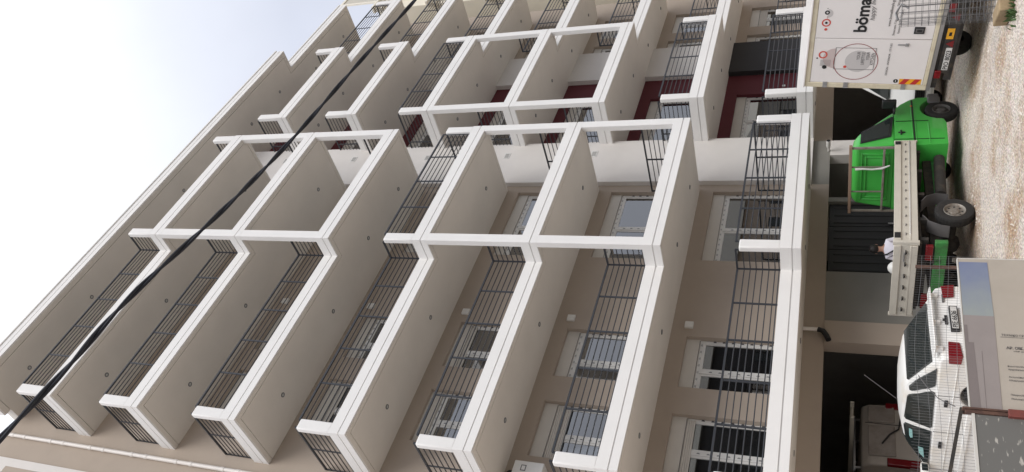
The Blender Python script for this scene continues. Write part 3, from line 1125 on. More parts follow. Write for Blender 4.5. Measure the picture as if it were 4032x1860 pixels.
# tailgate
tgm = MB()
z_ = bz(-.97)
for (a, b_, c_, d_, mi) in ((-.99, -.96, z_ - BH, z_ - .005, 0), (-1.015, -.99, z_ - .13, z_ - .005, 0), (-1.012, -.99, z_ - .32, z_ - .285, 0), (-1.01, -.99, z_ - BH, z_ - .322, 0)):
    tgm.box(a, b_, .035, TW - .005, c_, d_, mi)
tg = tgm.build('tailgate', ['alu'], gt, bevel=.004, seg=1)
for k in range(6):
    y = .2 + k * .3
    mb = MB()
    mb.box(-1.012, -.99, y - .05, y + .05, z_ - .222, z_ - .207)
    mb.box(-1.03, -1.012, y - .018, y + .018, z_ - .235, z_ - .207)
    link('rope_hook', mb.mesh('rope_hook', 'black'), None).parent = tg
mb = MB()
mb.box(-1.02, -1.0, .22, .42, z_ - .20, z_ - .18)
mb.build('spring_lever', 'steel', gt)
# headboard frame behind the cab
hb = MB()
for y in (.04, TW - .06):
    hb.box(2.31, 2.355, y, y + .05, 1.0, 2.22)
hb.box(2.29, 2.365, .10, TW - .06, 1.50, 1.545)
for y in (.56, 1.24):
    hb.box(2.315, 2.345, y, y + .03, 1.545, 2.17)
hb.build('headboard_frame', 'rackmetal', gt, bevel=.006)
hb = MB()
hb.box(2.28, 2.37, .0, TW + .02, 2.17, 2.235)
hb.build('headboard_rail', 'wood', gt, bevel=.008)
hb = MB()
pts = [(2.285, .60, 2.10), (2.27, .58, 1.95), (2.275, .60, 1.75), (2.27, .57, 1.55), (2.275, .50, 1.40)]
hb.tube(pts, .02, 6, rr=[.03, .022, .02, .026, .014])
hb.build('tied_strap', 'plate', gt, smooth=True)
# chassis, mudguards, underride bar, lamps
mb = MB()
for y in (.45, TW - .55):
    mb.box(-.9, 4.0, y, y + .10, .60, .76)
for x in (-.8, -.2, .6, 1.4, 2.1):
    mb.box(x, x + .08, .05, TW - .05, .84, .98)
mb.box(-.9, 2.4, .06, TW - .06, .955, 1.005)
mb.build('chassis', 'grime', gt)
mb = MB()
mb.tube([(.15, .10, .34), (.15, TW - .10, .34)], .07, 10)
mb.lathe([(0, -.16), (.14, -.12), (.17, 0), (.14, .12), (0, .16)], lambda a, b_, h: (.15 + a, TW / 2 + h, .34 + b_), 14)
mb.build('rear_axle', 'grime', gt, smooth=True)
mb = MB()
mb.tube([(1.0, .35, .5), (2.3, .35, .45)], .11, 10)
mb.build('exhaust', 'grime', gt, smooth=True)
mb = MB()
mb.tube([(3.82, .10, .32), (3.82, TW - .10, .32)], .05, 8)
mb.build('front_axle', 'grime', gt, smooth=True)
mb = MB()
mb.box(.95, 2.30, .42, .50, .46, .60)
mb.build('side_beam', 'greenframe', gt, bevel=.01)
for (xa, prof) in ((0, [(.60, .42), (.64, .62), (.55, .80), (.38, .90)]), (1, [(-.06, .90), (-.24, .80), (-.36, .62), (-.40, .46)])):
    mb = MB()
    n = len(prof)
    v = [(p[0], y, p[1]) for p in prof for y in (.03, .32)] + [(p[0], y, p[1] + .012) for p in prof for y in (.03, .32)]
    f = []
    for k in range(n - 1):
        f += [(2 * k, 2 * k + 1, 2 * k + 3, 2 * k + 2), (2 * n + 2 * k, 2 * n + 2 * k + 2, 2 * n + 2 * k + 3, 2 * n + 2 * k + 1), (2 * k, 2 * k + 2, 2 * n + 2 * k + 2, 2 * n + 2 * k), (2 * k + 1, 2 * n + 2 * k + 1, 2 * n + 2 * k + 3, 2 * k + 3)]
    mb.add(v, f)
    mb.build('mudguard', 'inkgrey', gt, smooth=True)
mb = MB()
mb.box(-.90, -.80, .03, TW - .03, .52, .735)
mb.build('underride_bar', 'greenframe', gt, bevel=.012)
for y in (.10, TW - .48):
    mb = MB()
    mb.box(-.93, -.86, y, y + .36, .76, .89)
    mb.build('rear_lamp', 'redlens', gt, bevel=.012)
for (x, r_, mt) in ((.10, .345, 'rim'), (3.80, .335, 'darkrim')):
    for side, y in ((-1, .11), (1, TW - .11)):
        wheel(gt, x, y, r_, r_, .20, side, mt, .56)

# ------------------------------------------------------------------ white sack standing at the rear corner of the bed
mb = MB()
prof = [(0, 0), (.20, .01), (.24, .12), (.235, .32), (.20, .44), (.10, .50), (0, .515)]
mb.lathe(prof, lambda x, y, h: (12.72 + x * .55 * (1 + .08 * math.sin(h * 9)), 12.62 + y * .62, ground_z(13, 11.4) + 1.045 + h * .84), 18)
tag(mb.build('white_sack', 'plate', smooth=True), 'bulging white sack on the flatbed, showing over the tailgate', 'sack')

# ------------------------------------------------------------------ hatchback builder (x forward from the rear bumper, y left)
def hatchback(name, loc, rot, S, label, front_only=False):
    c = empty(name, loc, rot)
    c.scale = (S, S, S)
    tag(c, label, 'car')
    W_ = .83
    low = [(.10, .25), (.02, .34), (.0, .52), (.05, .60), (.07, .82), (.12, .955), (.20, .985), (1.2, .965), (3.05, .935), (3.70, .80), (4.06, .66), (4.16, .52), (4.15, .30), (4.05, .18), (3.84, .16)]
    low += arc(3.47, .28, .35, -10, 190, 14) + [(3.1, .15), (1.33, .15)] + arc(.96, .28, .35, -10, 190, 14) + [(.58, .18)]
    mb = MB()
    mb.prism(low, lambda u, v, w_: (u, w_, v), -W_ + .02, W_ - .02)
    mb.build('body', 'carwhite', c, bevel=.055, seg=3)
    for sg in (-1, 1):
        mb = MB()
        mb.box(1.36, 3.06, sg * (W_ - .03), sg * (W_ + .012), .42, .50)
        mb.build('side_moulding', 'carwhite', c, bevel=.012)
        mb = MB()
        mb.box(.22, 3.9, sg * (W_ - .03), sg * (W_ - .008), .715, .735)
        mb.build('swage_line', 'carwhite', c, bevel=.008)
    # greenhouse with a curved roof
    zb = .94
    st = [(.20, .77, .985, .77, .985), (1.0, .775, .965, .585, 1.375), (1.12, .775, .965, .595, 1.405), (1.6, .775, .955, .605, 1.435), (2.08, .775, .95, .595, 1.415), (2.36, .77, .945, .575, 1.365), (3.14, .755, .93, .755, .93)]
    mb = MB()
    rows = []
    for (x, yb_, z0, yt_, z1) in st:
        crown = .045 if z1 > 1.2 else 0.0
        row = []
        for sg in (-1, 1):
            pts = [(x, sg * yb_, z0), (x, sg * (yb_ * .45 + yt_ * .55 + .012 * (z1 > 1.2)), z0 * .45 + z1 * .55), (x, sg * yt_, z1), (x, sg * yt_ * .55, z1 + crown * .75)]
            row.append(pts)
        rows.append(row[0] + [(x, 0, z1 + crown)] + row[1][::-1])
    nr = len(rows[0])
    vv = [p for r_ in rows for p in r_]
    ff = []
    for a in range(len(rows) - 1):
        for b_ in range(nr - 1):
            ff.append((a * nr + b_, a * nr + b_ + 1, (a + 1) * nr + b_ + 1, (a + 1) * nr + b_))
    ff.append(tuple(a * nr for a in range(len(rows))) + tuple(a * nr + nr - 1 for a in range(len(rows) - 1, -1, -1)))
    mb.add(vv, ff)
    mb.build('roof', 'carwhite', c, smooth=True)
    def sy(z):
        if z < 1.219:
            return .775 - (z - .955) * .0815 / .264
        return .6935 - (z - 1.219) * .0885 / .216
    for sg in (-1, 1):
        for nm, pts in (('quarter_window', [(.40, 1.005), (.80, .995), (.86, 1.03), (1.10, 1.31), (1.10, 1.35), (1.05, 1.36), (.86, 1.275)]),
                        ('door_window', [(.98, .99), (1.86, .97), (1.90, 1.0), (1.87, 1.36), (1.82, 1.39), (1.30, 1.375), (1.24, 1.35), (.97, 1.03)]),
                        ('door_window', [(1.98, .97), (2.92, .96), (2.95, .985), (2.50, 1.29), (2.40, 1.335), (2.05, 1.385), (1.99, 1.36)])):
            mb = MB()
            n = len(pts)
            mb.add([(p[0], sg * (sy(p[1]) + .014), p[1]) for p in pts] + [(p[0], sg * (sy(p[1]) - .03), p[1]) for p in pts],
                   [tuple(range(n)), tuple(range(2 * n - 1, n - 1, -1))] + [(i, (i + 1) % n, n + (i + 1) % n, n + i) for i in range(n)])
            mb.build(nm, 'carglass', c)
        for x in (1.10, 2.20):
            mb = MB()
            mb.box(x, x + .15, sg * (W_ - .03), sg * (W_ + .012), .79, .845)
            mb.build('door_handle', 'black', c, bevel=.008)
        mb = MB()
        mb.box(2.82, 2.98, sg * .80, sg * 1.0, .95, 1.08)
        mb.build('wing_mirror', 'carwhite', c, bevel=.03)
        mb = MB()
        mb.box(2.812, 2.82, sg * .84, sg * .985, .965, 1.065)
        mb.build('mirror_glass', 'carglass', c)
        for x in (1.0, 1.93, 2.98):
            mb = MB()
            mb.box(x, x + .007, sg * (W_ - .03), sg * (W_ - .016), .36 if x > 1.2 else .64, .95)
            mb.build('door_seam', 'inkgrey', c)
    def quad(nm, pts, m, off):
        mb = MB()
        n = len(pts)
        o = Vector(off)
        mb.add([Vector(p) + o for p in pts] + [Vector(p) for p in pts], [tuple(range(n)), tuple(range(2 * n - 1, n - 1, -1))] + [(i, (i + 1) % n, n + (i + 1) % n, n + i) for i in range(n)])
        return mb.build(nm, m, c)
    quad('rear_window', [(.36, .66, 1.065), (.36, -.66, 1.065), (.965, -.55, 1.365), (.965, .55, 1.365)], 'carglass', (-.018, 0, .030))
    quad('windscreen', [(3.04, .66, .99), (3.04, -.66, .99), (2.42, -.53, 1.345), (2.42, .53, 1.345)], 'carglass', (.018, 0, .030))
    mb = MB()
    mb.add([(-.01, .70, 1.035), (-.01, -.70, 1.035), (.20, -.72, 1.045), (.20, .72, 1.045), (-.01, .70, 1.06), (-.01, -.70, 1.06), (.20, -.72, 1.075), (.20, .72, 1.075)],
           [(0, 3, 2, 1), (4, 5, 6, 7), (0, 1, 5, 4), (1, 2, 6, 5), (2, 3, 7, 6), (3, 0, 4, 7)])
    for y in (-.62, 0, .58):
        mb.box(.06, .16, y, y + .07, .93, 1.04)
    mb.build('spoiler', 'carwhite', c, bevel=.012)
    for sg in (-1, 1):
        mb = MB()
        mb.add([(.035, sg * .815, .675), (.035, sg * .51, .70), (.045, sg * .49, .86), (.055, sg * .80, .875), (.20, sg * .836, .69), (.20, sg * .836, .86)] +
               [(.15, sg * .70, .675), (.15, sg * .70, .86)], [(0, 1, 2, 3), (0, 3, 5, 4), (1, 0, 4, 6), (2, 7, 5, 3), (1, 6, 7, 2), (6, 4, 5, 7)])
        mb.build('tail_lamp', 'redlens', c, bevel=.008)
        mb = MB()
        mb.add([(3.90, sg * .42, .58), (3.88, sg * .78, .58), (3.80, sg * .78, .72), (3.84, sg * .42, .72), (4.02, sg * .42, .585), (3.98, sg * .78, .585), (3.87, sg * .78, .735), (3.94, sg * .42, .735)],
               [(0, 3, 2, 1), (4, 5, 6, 7), (0, 1, 5, 4), (1, 2, 6, 5), (2, 3, 7, 6), (3, 0, 4, 7)])
        mb.build('headlight', 'clear', c, bevel=.01)
    mb = MB()
    mb.box(.005, .06, -.27, .27, .675, .80)
    mb.box(.0, .02, -.245, .245, .69, .785)
    po = mb.build('plate_holder', 'black', c)
    mb = MB()
    mb.box(-.006, -.001, -.245, .245, .692, .783)
    po = mb.build('number_plate', 'plate', c)
    RT = Matrix(((0, 0, -1, -.007), (-1, 0, 0, .225), (0, 1, 0, .702), (0, 0, 0, 1)))
    text('plate_characters', 'PIE 6636', .105, po, RT, 'ink', .001, bold=.002)
    mb = MB()
    mb.box(.055, .07, -.10, .10, .83, .87)
    mb.box(.05, .075, -.02, .02, .84, .90)
    mb.build('boot_handle', 'black', c)
    mb = MB()
    mb.box(.055, .085, -.60, -.42, .845, .875)
    mb.build('boot_badge', 'inkgrey', c)
    mb = MB()
    mb.box(.008, .05, -.80, .80, .565, .585)
    mb.build('bumper_line', 'black', c)
    mb = MB()
    mb.tube([(2.15, 0, 1.45), (1.50, 0.05, 2.02)], .006, 6)
    mb.build('roof_aerial', 'inkgrey', c)
    for x in (.96, 3.47):
        for sg in (-1, 1):
            wheel(c, x, sg * .73, .285, .29, .17, sg, 'darkrim', .62)
    return c
car = hatchback('parked_hatchback', (9.63, 10.62, -0.03), (0, 0, R(93)), .98, 'white dusty hatchback with red tail lamps parked behind the wire fence')
mb = MB()
mb.add([(2.08, .652, 1.30), (2.34, .652, 1.28), (2.30, .675, 1.23), (2.08, .675, 1.25), (2.45, .762, 1.06), (2.72, .765, 1.03), (2.62, .735, 1.12), (2.45, .735, 1.14)], [(0, 1, 2, 3), (4, 5, 6, 7)])
V8 = [(p[0], p[1] + .024, p[2]) for p in mb.v]
for k in (0, 4):
    mb = MB()
    mb.add(V8[k:k + 4], [(0, 1, 2, 3)])
    mb.build('window_sticker', 'teal', car)

# ------------------------------------------------------------------ dusty van inside the garage
vb = empty('garage_van', (11.40, 16.5, 0.0), (0, 0, R(90)))
tag(vb, 'dusty beige van with roof ladders inside the dark garage', 'van')
VW_ = .80
low = [(.02, .30), (.0, .50), (.0, 1.0), (.06, 1.70), (.18, 1.86), (2.6, 1.88), (3.3, 1.15), (4.1, .95), (4.2, .6), (4.15, .28)]
low += arc(3.4, .3, .38, -6, 186, 10) + arc(.8, .3, .38, -6, 186, 10)
mb = MB()
mb.prism(low, lambda u, v, w_: (u, w_, v), -VW_, VW_)
mb.build('body', 'beigevan', vb, bevel=.06, seg=3)
for (y0, y1) in ((-.70, -.28), (-.18, .60)):
    mb = MB()
    mb.hexa([(.012, y0, 1.17), (.05, y0, 1.17), (.05, y1, 1.17), (.012, y1, 1.17), (.045, y0, 1.72), (.08, y0, 1.72), (.08, y1, 1.72), (.045, y1, 1.72)])
    mb.v = [(p[0] - .03, p[1], p[2]) for p in mb.v]
    mb.build('rear_window', 'dustglass', vb, bevel=.03)
mb = MB()
for k, (zz, ln) in enumerate(((1.62, .24), (1.55, .34), (1.48, .3), (1.38, .2))):
    mb.box(-.0165 + .035 * (zz - 1.17) / .55, -.010 + .035 * (zz - 1.17) / .55, .52 - ln, .52, zz - .018, zz + .018)
mb.build('window_lettering', 'inkgrey', vb)
mb = MB()
mb.box(-.004, .01, -.234, -.226, .5, 1.78)
mb.build('door_seam', 'black', vb)
mb = MB()
mb.tube([(-.01, -.40, 1.05), (-.03, -.1, 1.10), (-.03, .05, 1.28), (-.02, .3, 1.44)], .018, 6)
mb.build('wiper', 'black', vb)
for sg in (-1, 1):
    mb = MB()
    mb.box(-.015, .10, sg * .64, sg * .81, .70, 1.35)
    mb.build('tail_lamp', 'redlens', vb, bevel=.02)
    for x in (.8, 3.4):
        wheel(vb, x, sg * .70, .3, .3, .18, sg, 'darkrim', .6)
for x in (.5, 1.4, 2.3):
    mb = MB()
    mb.box(x, x + .05, -.72, .72, 1.97, 2.01)
    for y in (-.66, .62):
        mb.box(x, x + .05, y, y + .04, 1.86, 1.97)
    mb.build('roof_bar', 'steel', vb)
ld = empty('ladder', (11.55, 15.95, 2.02))
tag(ld, 'long pale ladder lying on the roof bars of the garage van', 'ladder')
for x in (-.2, .2):
    mb = MB()
    mb.box(x - .02, x + .02, 0, 3.4, 0, .08)
    mb.build('ladder_rail', 'alu', ld)
for k in range(11):
    mb = MB()
    mb.tube([(-.19, .2 + k * .3, .04), (.19, .2 + k * .3, .04)], .015, 6)
    mb.build('rung', 'alu', ld)

# ------------------------------------------------------------------ white van seen between the box truck and the green cab
wv = empty('white_van', (19.0, 12.57, ground_z(19, 12.4)), (0, 0, R(180)))
tag(wv, 'white van facing out, half hidden between green cab and box truck', 'van')
low = [(.0, .30), (-.08, .45), (-.06, .72), (-.20, .86), (-.85, 1.20), (-1.62, 1.92), (-1.9, 1.98), (-4.6, 1.98), (-4.7, .4), (-4.6, .28)]
low = [(-.0 + p[0] * -1 * -1, p[1]) for p in low]
low += arc(-3.8, .3, .38, 186, -6, 10) + arc(-.85, .3, .38, 186, -6, 10)
mb = MB()
mb.prism(low, lambda u, v, w_: (u, w_, v), -.90, .90)
mb.build('body', 'vanwhite', wv, bevel=.05, seg=3)
mb = MB()
mb.hexa([(-.90, -.78, 1.25), (-.90, .78, 1.25), (-.93, .78, 1.23), (-.93, -.78, 1.23), (-1.55, -.68, 1.86), (-1.55, .68, 1.86), (-1.6, .68, 1.84), (-1.6, -.68, 1.84)])
mb.v = [(p[0] + .045, p[1], p[2] + .045) for p in mb.v]
mb.build('windscreen', 'carglass', wv)
mb = MB()
for k in range(4):
    mb.box(-.10, .005, -.5, .5, .52 + k * .05, .55 + k * .05)
mb.box(-.12, -.04, -.52, .52, .5, .72)
mb.build('grille', 'black', wv)
mb = MB()
mb.box(.0, .012, -.26, .26, .36, .47)
npl = mb.build('number_plate', 'plate', wv)
text('plate_characters', '80', .10, npl, Matrix(((0, 0, 1, .013), (1, 0, 0, -.22), (0, 1, 0, .38), (0, 0, 0, 1))), 'ink', .001)
for sg in (-1, 1):
    mb = MB()
    mb.box(-.18, -.03, sg * .54, sg * .84, .66, .82)
    mb.build('headlight', 'clear', wv, bevel=.03)
    for x in (-.85, -3.8):
        wheel(wv, x, sg * .78, .32, .32, .2, sg, 'darkrim', .6)

# ------------------------------------------------------------------ box truck
bt = empty('box_truck', (15.889, 10.469, -1.629 + CAMZ), (R(5.96), 0, 0))
tag(bt, 'white box truck with printed rear doors leaning on sloping ground', 'truck')
BW, BHH, BL = 2.36, 2.40, 4.2
mb = MB()
mb.box(.03, BL, -BW + .01, -.01, .0, BHH - .02)
mb.build('box_body', 'boxwhite', bt)
mb = MB()
mb.box(-.02, .06, -.12, 0, .0, BHH)
mb.box(-.02, .06, -BW, -BW + .12, .0, BHH)
mb.box(-.018, .06, -BW + .12, -.12, BHH - .10, BHH)
mb.box(-.018, .06, -BW + .12, -.12, .0, .08)
mb.build('rear_frame', 'cream', bt, bevel=.012)
mb = MB()
mb.box(-.045, .03, -BW - .01, .01, BHH, BHH + .035)
mb.build('top_rail', 'boxwhite', bt, bevel=.008)
mb = MB()
mb.box(-.03, .1, -BW + .0, -.0, -.07, -.002)
mb.box(-.035, -.03, -1.36, -1.14, -.065, -.01)
mb.build('sill_rail', 'steel', bt)
for (y0, y1) in ((-1.178, -.125), (-2.235, -1.192)):
    mb = MB()
    mb.box(-.012, .03, y0, y1, .085, BHH - .105)
    mb.build('rear_door', 'boxwhite', bt, bevel=.006)
for z_ in (.445, 1.573, 1.99):
    for y in (-.14, -BW + .04):
        mb = MB()
        mb.box(-.034, -.013, y, y + .12, z_ - .045, z_ + .045)
        mb.tube([(-.03, y + .12 if y > -1 else y, z_ - .05), (-.03, y + .12 if y > -1 else y, z_ + .05)], .014, 8)
        mb.build('hinge', 'steel', bt)
DX = -.0135
def flat(name, pts, m, lift=0.0):        # flat print on the doors; pts in (right, up)
    mb = MB()
    mb.prism(pts, lambda u, v, w_: (DX - w_, -u, v), lift, lift + .0012)
    return mb.build(name, m, bt)
def disc(cx, cz, r, a0=0, a1=360, n=36):
    return [(cx + r * math.cos(R(a0 + (a1 - a0) * k / n)), cz + r * math.sin(R(a0 + (a1 - a0) * k / n))) for k in range(n + (0 if a1 - a0 == 360 else 1))]
def ring(name, cx, cz, r, t, m, lift=0.0, n=48):
    mb = MB()
    for k in range(n):
        a, b_ = 2 * math.pi * k / n, 2 * math.pi * (k + 1) / n
        p = [(cx + q * math.cos(c_), cz + q * math.sin(c_)) for (q, c_) in ((r - t, a), (r, a), (r, b_), (r - t, b_))]
        mb.add([(DX - lift, -u, v) for u, v in p], [(0, 1, 2, 3)])
    return mb.build(name, m, bt)
flat('print_shape', disc(.66, 1.40, .255), 'p_grey', .0005)
flat('print_shape', disc(.72, 1.86, .235, 0, 180, 24), 'p_pink', .002)
ring('print_ring', .645, 1.445, .435, .014, 'p_wine', .004)
for (a, b_, c_, d_) in ((.462, .978, 1.855, 1.865), (.462, .978, 1.078, 1.088), (.462, .470, 1.088, 1.855), (.970, .978, 1.088, 1.855)):
    flat('print_frame_line', [(a, c_), (b_, c_), (b_, d_), (a, d_)], 'inkgrey', .0045)
flat('print_dot', disc(.524, 1.64, .032), 'p_red', .005)
ring('print_ring', .80, 2.10, .088, .028, 'p_red', .005)
flat('print_dot', disc(.715, 2.21, .017), 'ink', .004)
flat('print_dot', disc(.505, 2.045, .046), 'ink', .005)
for k in range(7):
    flat('print_line', [(.54 + k * .022, 1.93), (.546 + k * .022, 1.93), (.546 + k * .022, 2.14), (.54 + k * .022, 2.14)], 'inkgrey', .003)
ring('print_ring', 1.545, 2.115, .088, .026, 'p_red', .003)
flat('print_dot', disc(1.545, 2.115, .026), 'ink', .004)
flat('print_dot', disc(1.395, 2.11, .030), 'p_red', .003)
flat('print_shape', disc(1.755, 2.10, .095, -180, 0, 24), 'p_grey', .002)
flat('print_shape', [(1.64, 2.105), (1.70, 2.105), (1.70, 2.111), (1.64, 2.111)], 'p_wine', .003)
ring('print_ring', 1.775, 2.118, .048, .028, 'ink', .004)
flat('print_dot', disc(1.865, 2.118, .010), 'inkgrey', .003)
def btext(s, size, u, v, m, ang=0, shear=0.0, bold=0.0, sx=1.0, spacing=1.0):
    # local text plane: x -> right (-y), y -> up
    Mx = Matrix(((0, 0, -1, DX - .0065), (-1, 0, 0, -u), (0, 1, 0, v), (0, 0, 0, 1))) @ Matrix.Rotation(R(ang), 4, 'Z')
    return text('door_lettering', s, size, bt, Mx, m, .0006, shear=shear, bold=bold, sx=sx, spacing=spacing)
btext('böma', .34, 1.335, 1.34, 'ink', bold=.009, sx=.98)
btext('happy living', .13, 1.60, 1.215, 'inkgrey', shear=.35, ang=4)
for k, s in enumerate(('YOUR', 'LIFESTYLE', 'YOUR', 'KITCHEN')):
    btext(s, .088, .70 - (.12 if k in (1, 3) else 0.0), 1.375 - k * .092, 'inkgrey', sx=.78)
btext('DESIGN · INTERIOR · STYLES', .052, .34, .80, 'ink', sx=1.15)
btext('www.bomalifestyle.gr', .075, 1.48, .905, 'ink', sx=.9)
btext('Showroom: Γερμανού 111 · Πάτρα', .062, 1.275, .80, 'ink', sx=.85)
btext('Factory: Βι.Πε. Πάτρας · Ο.Τ. 14', .062, 1.32, .715, 'ink', sx=.85)
flat('sticker_disc', disc(.207, .607, .046), 'ink', .0005)
flat('sticker_mark', [(.18, .60), (.235, .60), (.235, .615), (.18, .615)], 'plate', .002)
# hazard panel
hx0, hx1, hz0, hz1 = .135, .262, .12, .54
flat('hazard_base', [(hx0, hz0), (hx1, hz0), (hx1, hz1), (hx0, hz1)], 'haz_y', .0005)
for k in range(2):
    z0 = hz0 + .10 + k * .21
    flat('hazard_stripe', [(hx0, z0), (hx1, z0 - .09), (hx1, z0 + .02), (hx0, z0 + .11)], 'haz_r', .002)
mb = MB()
mb.box(-.03, -.012, -1.47, -1.32, .26, .45, 0)
mb.box(-.036, -.03, -1.44, -1.35, .285, .425, 1)
mb.box(-.045, -.036, -1.42, -1.37, .31, .40, 0)
mb.build('door_lock', ['black', 'inkgrey'], bt, bevel=.006)
mb = MB()
mb.box(-.03, -.012, -1.10, -1.03, .49, .56)
mb.box(-.028, -.012, -1.08, -1.05, .56, .70)
mb.build('door_catch', 'steel', bt, bevel=.006)
# rear under-structure
mb = MB()
mb.box(.1, BL, -1.75, -1.60, -.30, -.07)
mb.box(.1, BL, -.80, -.65, -.30, -.07)
mb.box(.02, .10, -BW + .05, -.05, -.18, -.072)
mb.box(.02, .10, -2.15, -.25, -.42, -.28)
mb.box(.12, .2, -1.5, -.9, -.30, -.18)
mb.build('chassis', 'grime', bt)
mb = MB()
mb.box(-.005, .015, -2.0, -.42, -.36, -.14)
mb.build('rear_panel', 'grime', bt)
mb = MB()
mb.box(-.016, -.006, -1.01, -.50, -.31, -.20)
nb = mb.build('number_plate', 'plate', bt)
text('plate_characters', 'PIO 8023', .118, nb, Matrix(((0, 0, -1, -.0175), (-1, 0, 0, -.515), (0, 1, 0, -.298), (0, 0, 0, 1))), 'ink', .0008, bold=.002, sx=.97)
mb = MB()
mb.box(-.016, -.006, -1.44, -1.21, -.28, -.15, 0)
mb.box(-.018, -.016, -1.36, -1.28, -.24, -.19, 1)
mb.build('yellow_marker', ['yel', 'ink'], bt)
for u in (1.10, 1.68):
    mb = MB()
    mb.prism([(u - .08, -.31), (u + .08, -.31), (u, -.17)], lambda a, b_, w_: (-w_, -a, b_), .006, .014)
    mb.build('reflector_triangle', 'redlens', bt)
for u0 in (.30, 1.80):
    mb = MB()
    mb.box(-.03, .02, -u0 - .18, -u0, -.21, -.09)
    mb.build('rear_lamp', 'redlens', bt, bevel=.01)
ZG = -.935
for x in (1.5, 5.0):
    for side, y in ((1, -.28), (-1, -2.08)):
        wheel(bt, x, y, ZG + .40, .40, .26, side, 'darkrim', .58)
mb = MB()
mb.tube([(1.5, -2.0, ZG + .40), (1.5, -.35, ZG + .40)], .08, 10)
mb.build('rear_axle', 'grime', bt, smooth=True)
mb = MB()
mb.prism([(4.35, -.55), (4.35, 1.45), (4.6, 1.62), (5.2, 1.60), (5.9, .75), (6.15, .55), (6.2, -.45)], lambda u, v, w_: (u, w_, v), -2.15, -.15)
mb.build('cab', 'boxwhite', bt, bevel=.06, seg=3)

# ------------------------------------------------------------------ person standing beyond the tailgate
pe = empty('person', (14.22, 13.52, 0.0), (0, 0, R(-48)))
pe.scale = (1.06, 1.0, 1.0)
tag(pe, 'person in white t-shirt with dark shoulder strap standing beyond the tailgate', 'person')
def skin(name, verts, edges, m, parent, sub=2, root=0):
    me = bpy.data.meshes.new(name)
    me.from_pydata([v[:3] for v in verts], edges, [])
    t = bpy.data.objects.new('tmp_skin', me)
    col.objects.link(t)
    sk = t.modifiers.new('skin', 'SKIN')
    sk.use_smooth_shade = True
    for i, v in enumerate(verts):
        sv = me.skin_vertices[0].data[i]
        sv.radius = (v[3], v[4] if len(v) > 4 else v[3])
        sv.use_root = i == root
    if sub:
        sb = t.modifiers.new('sub', 'SUBSURF')
        sb.levels = sb.render_levels = sub
    dg = bpy.context.evaluated_depsgraph_get()
    ev = t.evaluated_get(dg)
    out = bpy.data.meshes.new_from_object(ev)
    bpy.data.objects.remove(t)
    out.name = name
    out.materials.clear()
    for q_ in (m if isinstance(m, list) else [m]):
        out.materials.append(M[q_])
    return link(name, out, parent)
# body: pelvis, spine, neck, head, arms, legs in one continuous skin (x right, y forward = away from camera)
V = [(0, 0, .95, .14, .11), (0, .01, 1.10, .13, .10), (0, .03, 1.28, .155, .11), (0, .05, 1.40, .13, .09), (0, .06, 1.47, .055), (-.01, .07, 1.545, .062), (-.01, .085, 1.62, .085, .095), (-.01, .085, 1.69, .06, .07),
     (-.17, .05, 1.385, .062), (-.225, .06, 1.12, .047), (-.20, .22, .96, .038), (-.19, .31, .93, .03),
     (.17, .05, 1.385, .062), (.24, .07, 1.12, .047), (.23, .24, 1.0, .038), (.22, .33, .98, .03),
     (-.10, 0, .86, .095), (-.11, .01, .47, .062), (-.11, -.02, .10, .045), (-.12, .12, .045, .042),
     (.10, 0, .86, .095), (.11, .01, .47, .062), (.11, -.02, .10, .045), (.12, .12, .045, .042)]
E_ = [(0, 1), (1, 2), (2, 3), (3, 4), (4, 5), (5, 6), (6, 7), (3, 8), (8, 9), (9, 10), (10, 11), (3, 12), (12, 13), (13, 14), (14, 15), (0, 16), (16, 17), (17, 18), (18, 19), (0, 20), (20, 21), (21, 22), (22, 23)]
body = skin('body', V, E_, ['skin', 'shirt', 'trousers'], pe)
for p in body.data.polygons:
    c = p.center
    if c.z < .96 and abs(c.x) < .19:
        p.material_index = 2
    elif c.z < 1.455 and (c.z > 1.16 or abs(c.x) < .175):
        p.material_index = 1
for sx in (-1, 1):          # hands: palm and fingers in the body's skin
    hx = -.19 if sx < 0 else .22
    hy, hz = (.33, .925) if sx < 0 else (.35, .975)
    for k in range(4):
        dx = (k - 1.5) * .021
        ln = (.060, .072, .068, .052)[k]
        skin('finger', [(hx + dx * .7, hy, hz, .011), (hx + dx, hy + .045, hz - .005, .0095), (hx + dx, hy + .045 + ln * .6, hz - .03, .0085), (hx + dx, hy + .045 + ln * .8, hz - .055, .0075)], [(0, 1), (1, 2), (2, 3)], 'skin', pe, 1)
    skin('thumb', [(hx - sx * .02, hy - .01, hz, .012), (hx - sx * .05, hy + .03, hz - .01, .010), (hx - sx * .055, hy + .06, hz - .03, .009)], [(0, 1), (1, 2)], 'skin', pe, 1)
mb = MB()
mb.lathe([(0, -.10), (.06, -.085), (.094, -.03), (.098, .03), (.075, .085), (.03, .108), (0, .112)], lambda x, y, h: (-.01 + x * .93, .075 + y * 1.08, 1.655 + h), 18)
mb.v = [(x, y if z > 1.64 else min(y, .12), z) for (x, y, z) in mb.v]
mb.build('hair', 'hair', pe, smooth=True)
for sx in (-1, 1):
    mb = MB()
    mb.lathe([(0, -.012), (.018, -.008), (.022, .0), (.015, .01), (0, .012)], lambda x, y, h: (-.01 + sx * (.098 + h * .5), .085 + x * .7, 1.615 + y * 1.3), 10)
    mb.build('ear', 'skin', pe, smooth=True)
mb = MB()
mb.tube([(-.012, .185, 1.62), (-.012, .205, 1.60), (-.012, .18, 1.588)], .012, 6)
mb.build('nose', 'skin', pe, smooth=True)
mb = MB()
for sx in (-1, 1):
    mb.box(-.01 + sx * .035 - .012, -.01 + sx * .035 + .012, .168, .180, 1.632, 1.642)
mb.build('eyes', 'ink', pe)
mb = MB()
mb.box(-.035, .015, .165, .178, 1.562, 1.569)
mb.build('mouth', 'rustred', pe)
mb = MB()
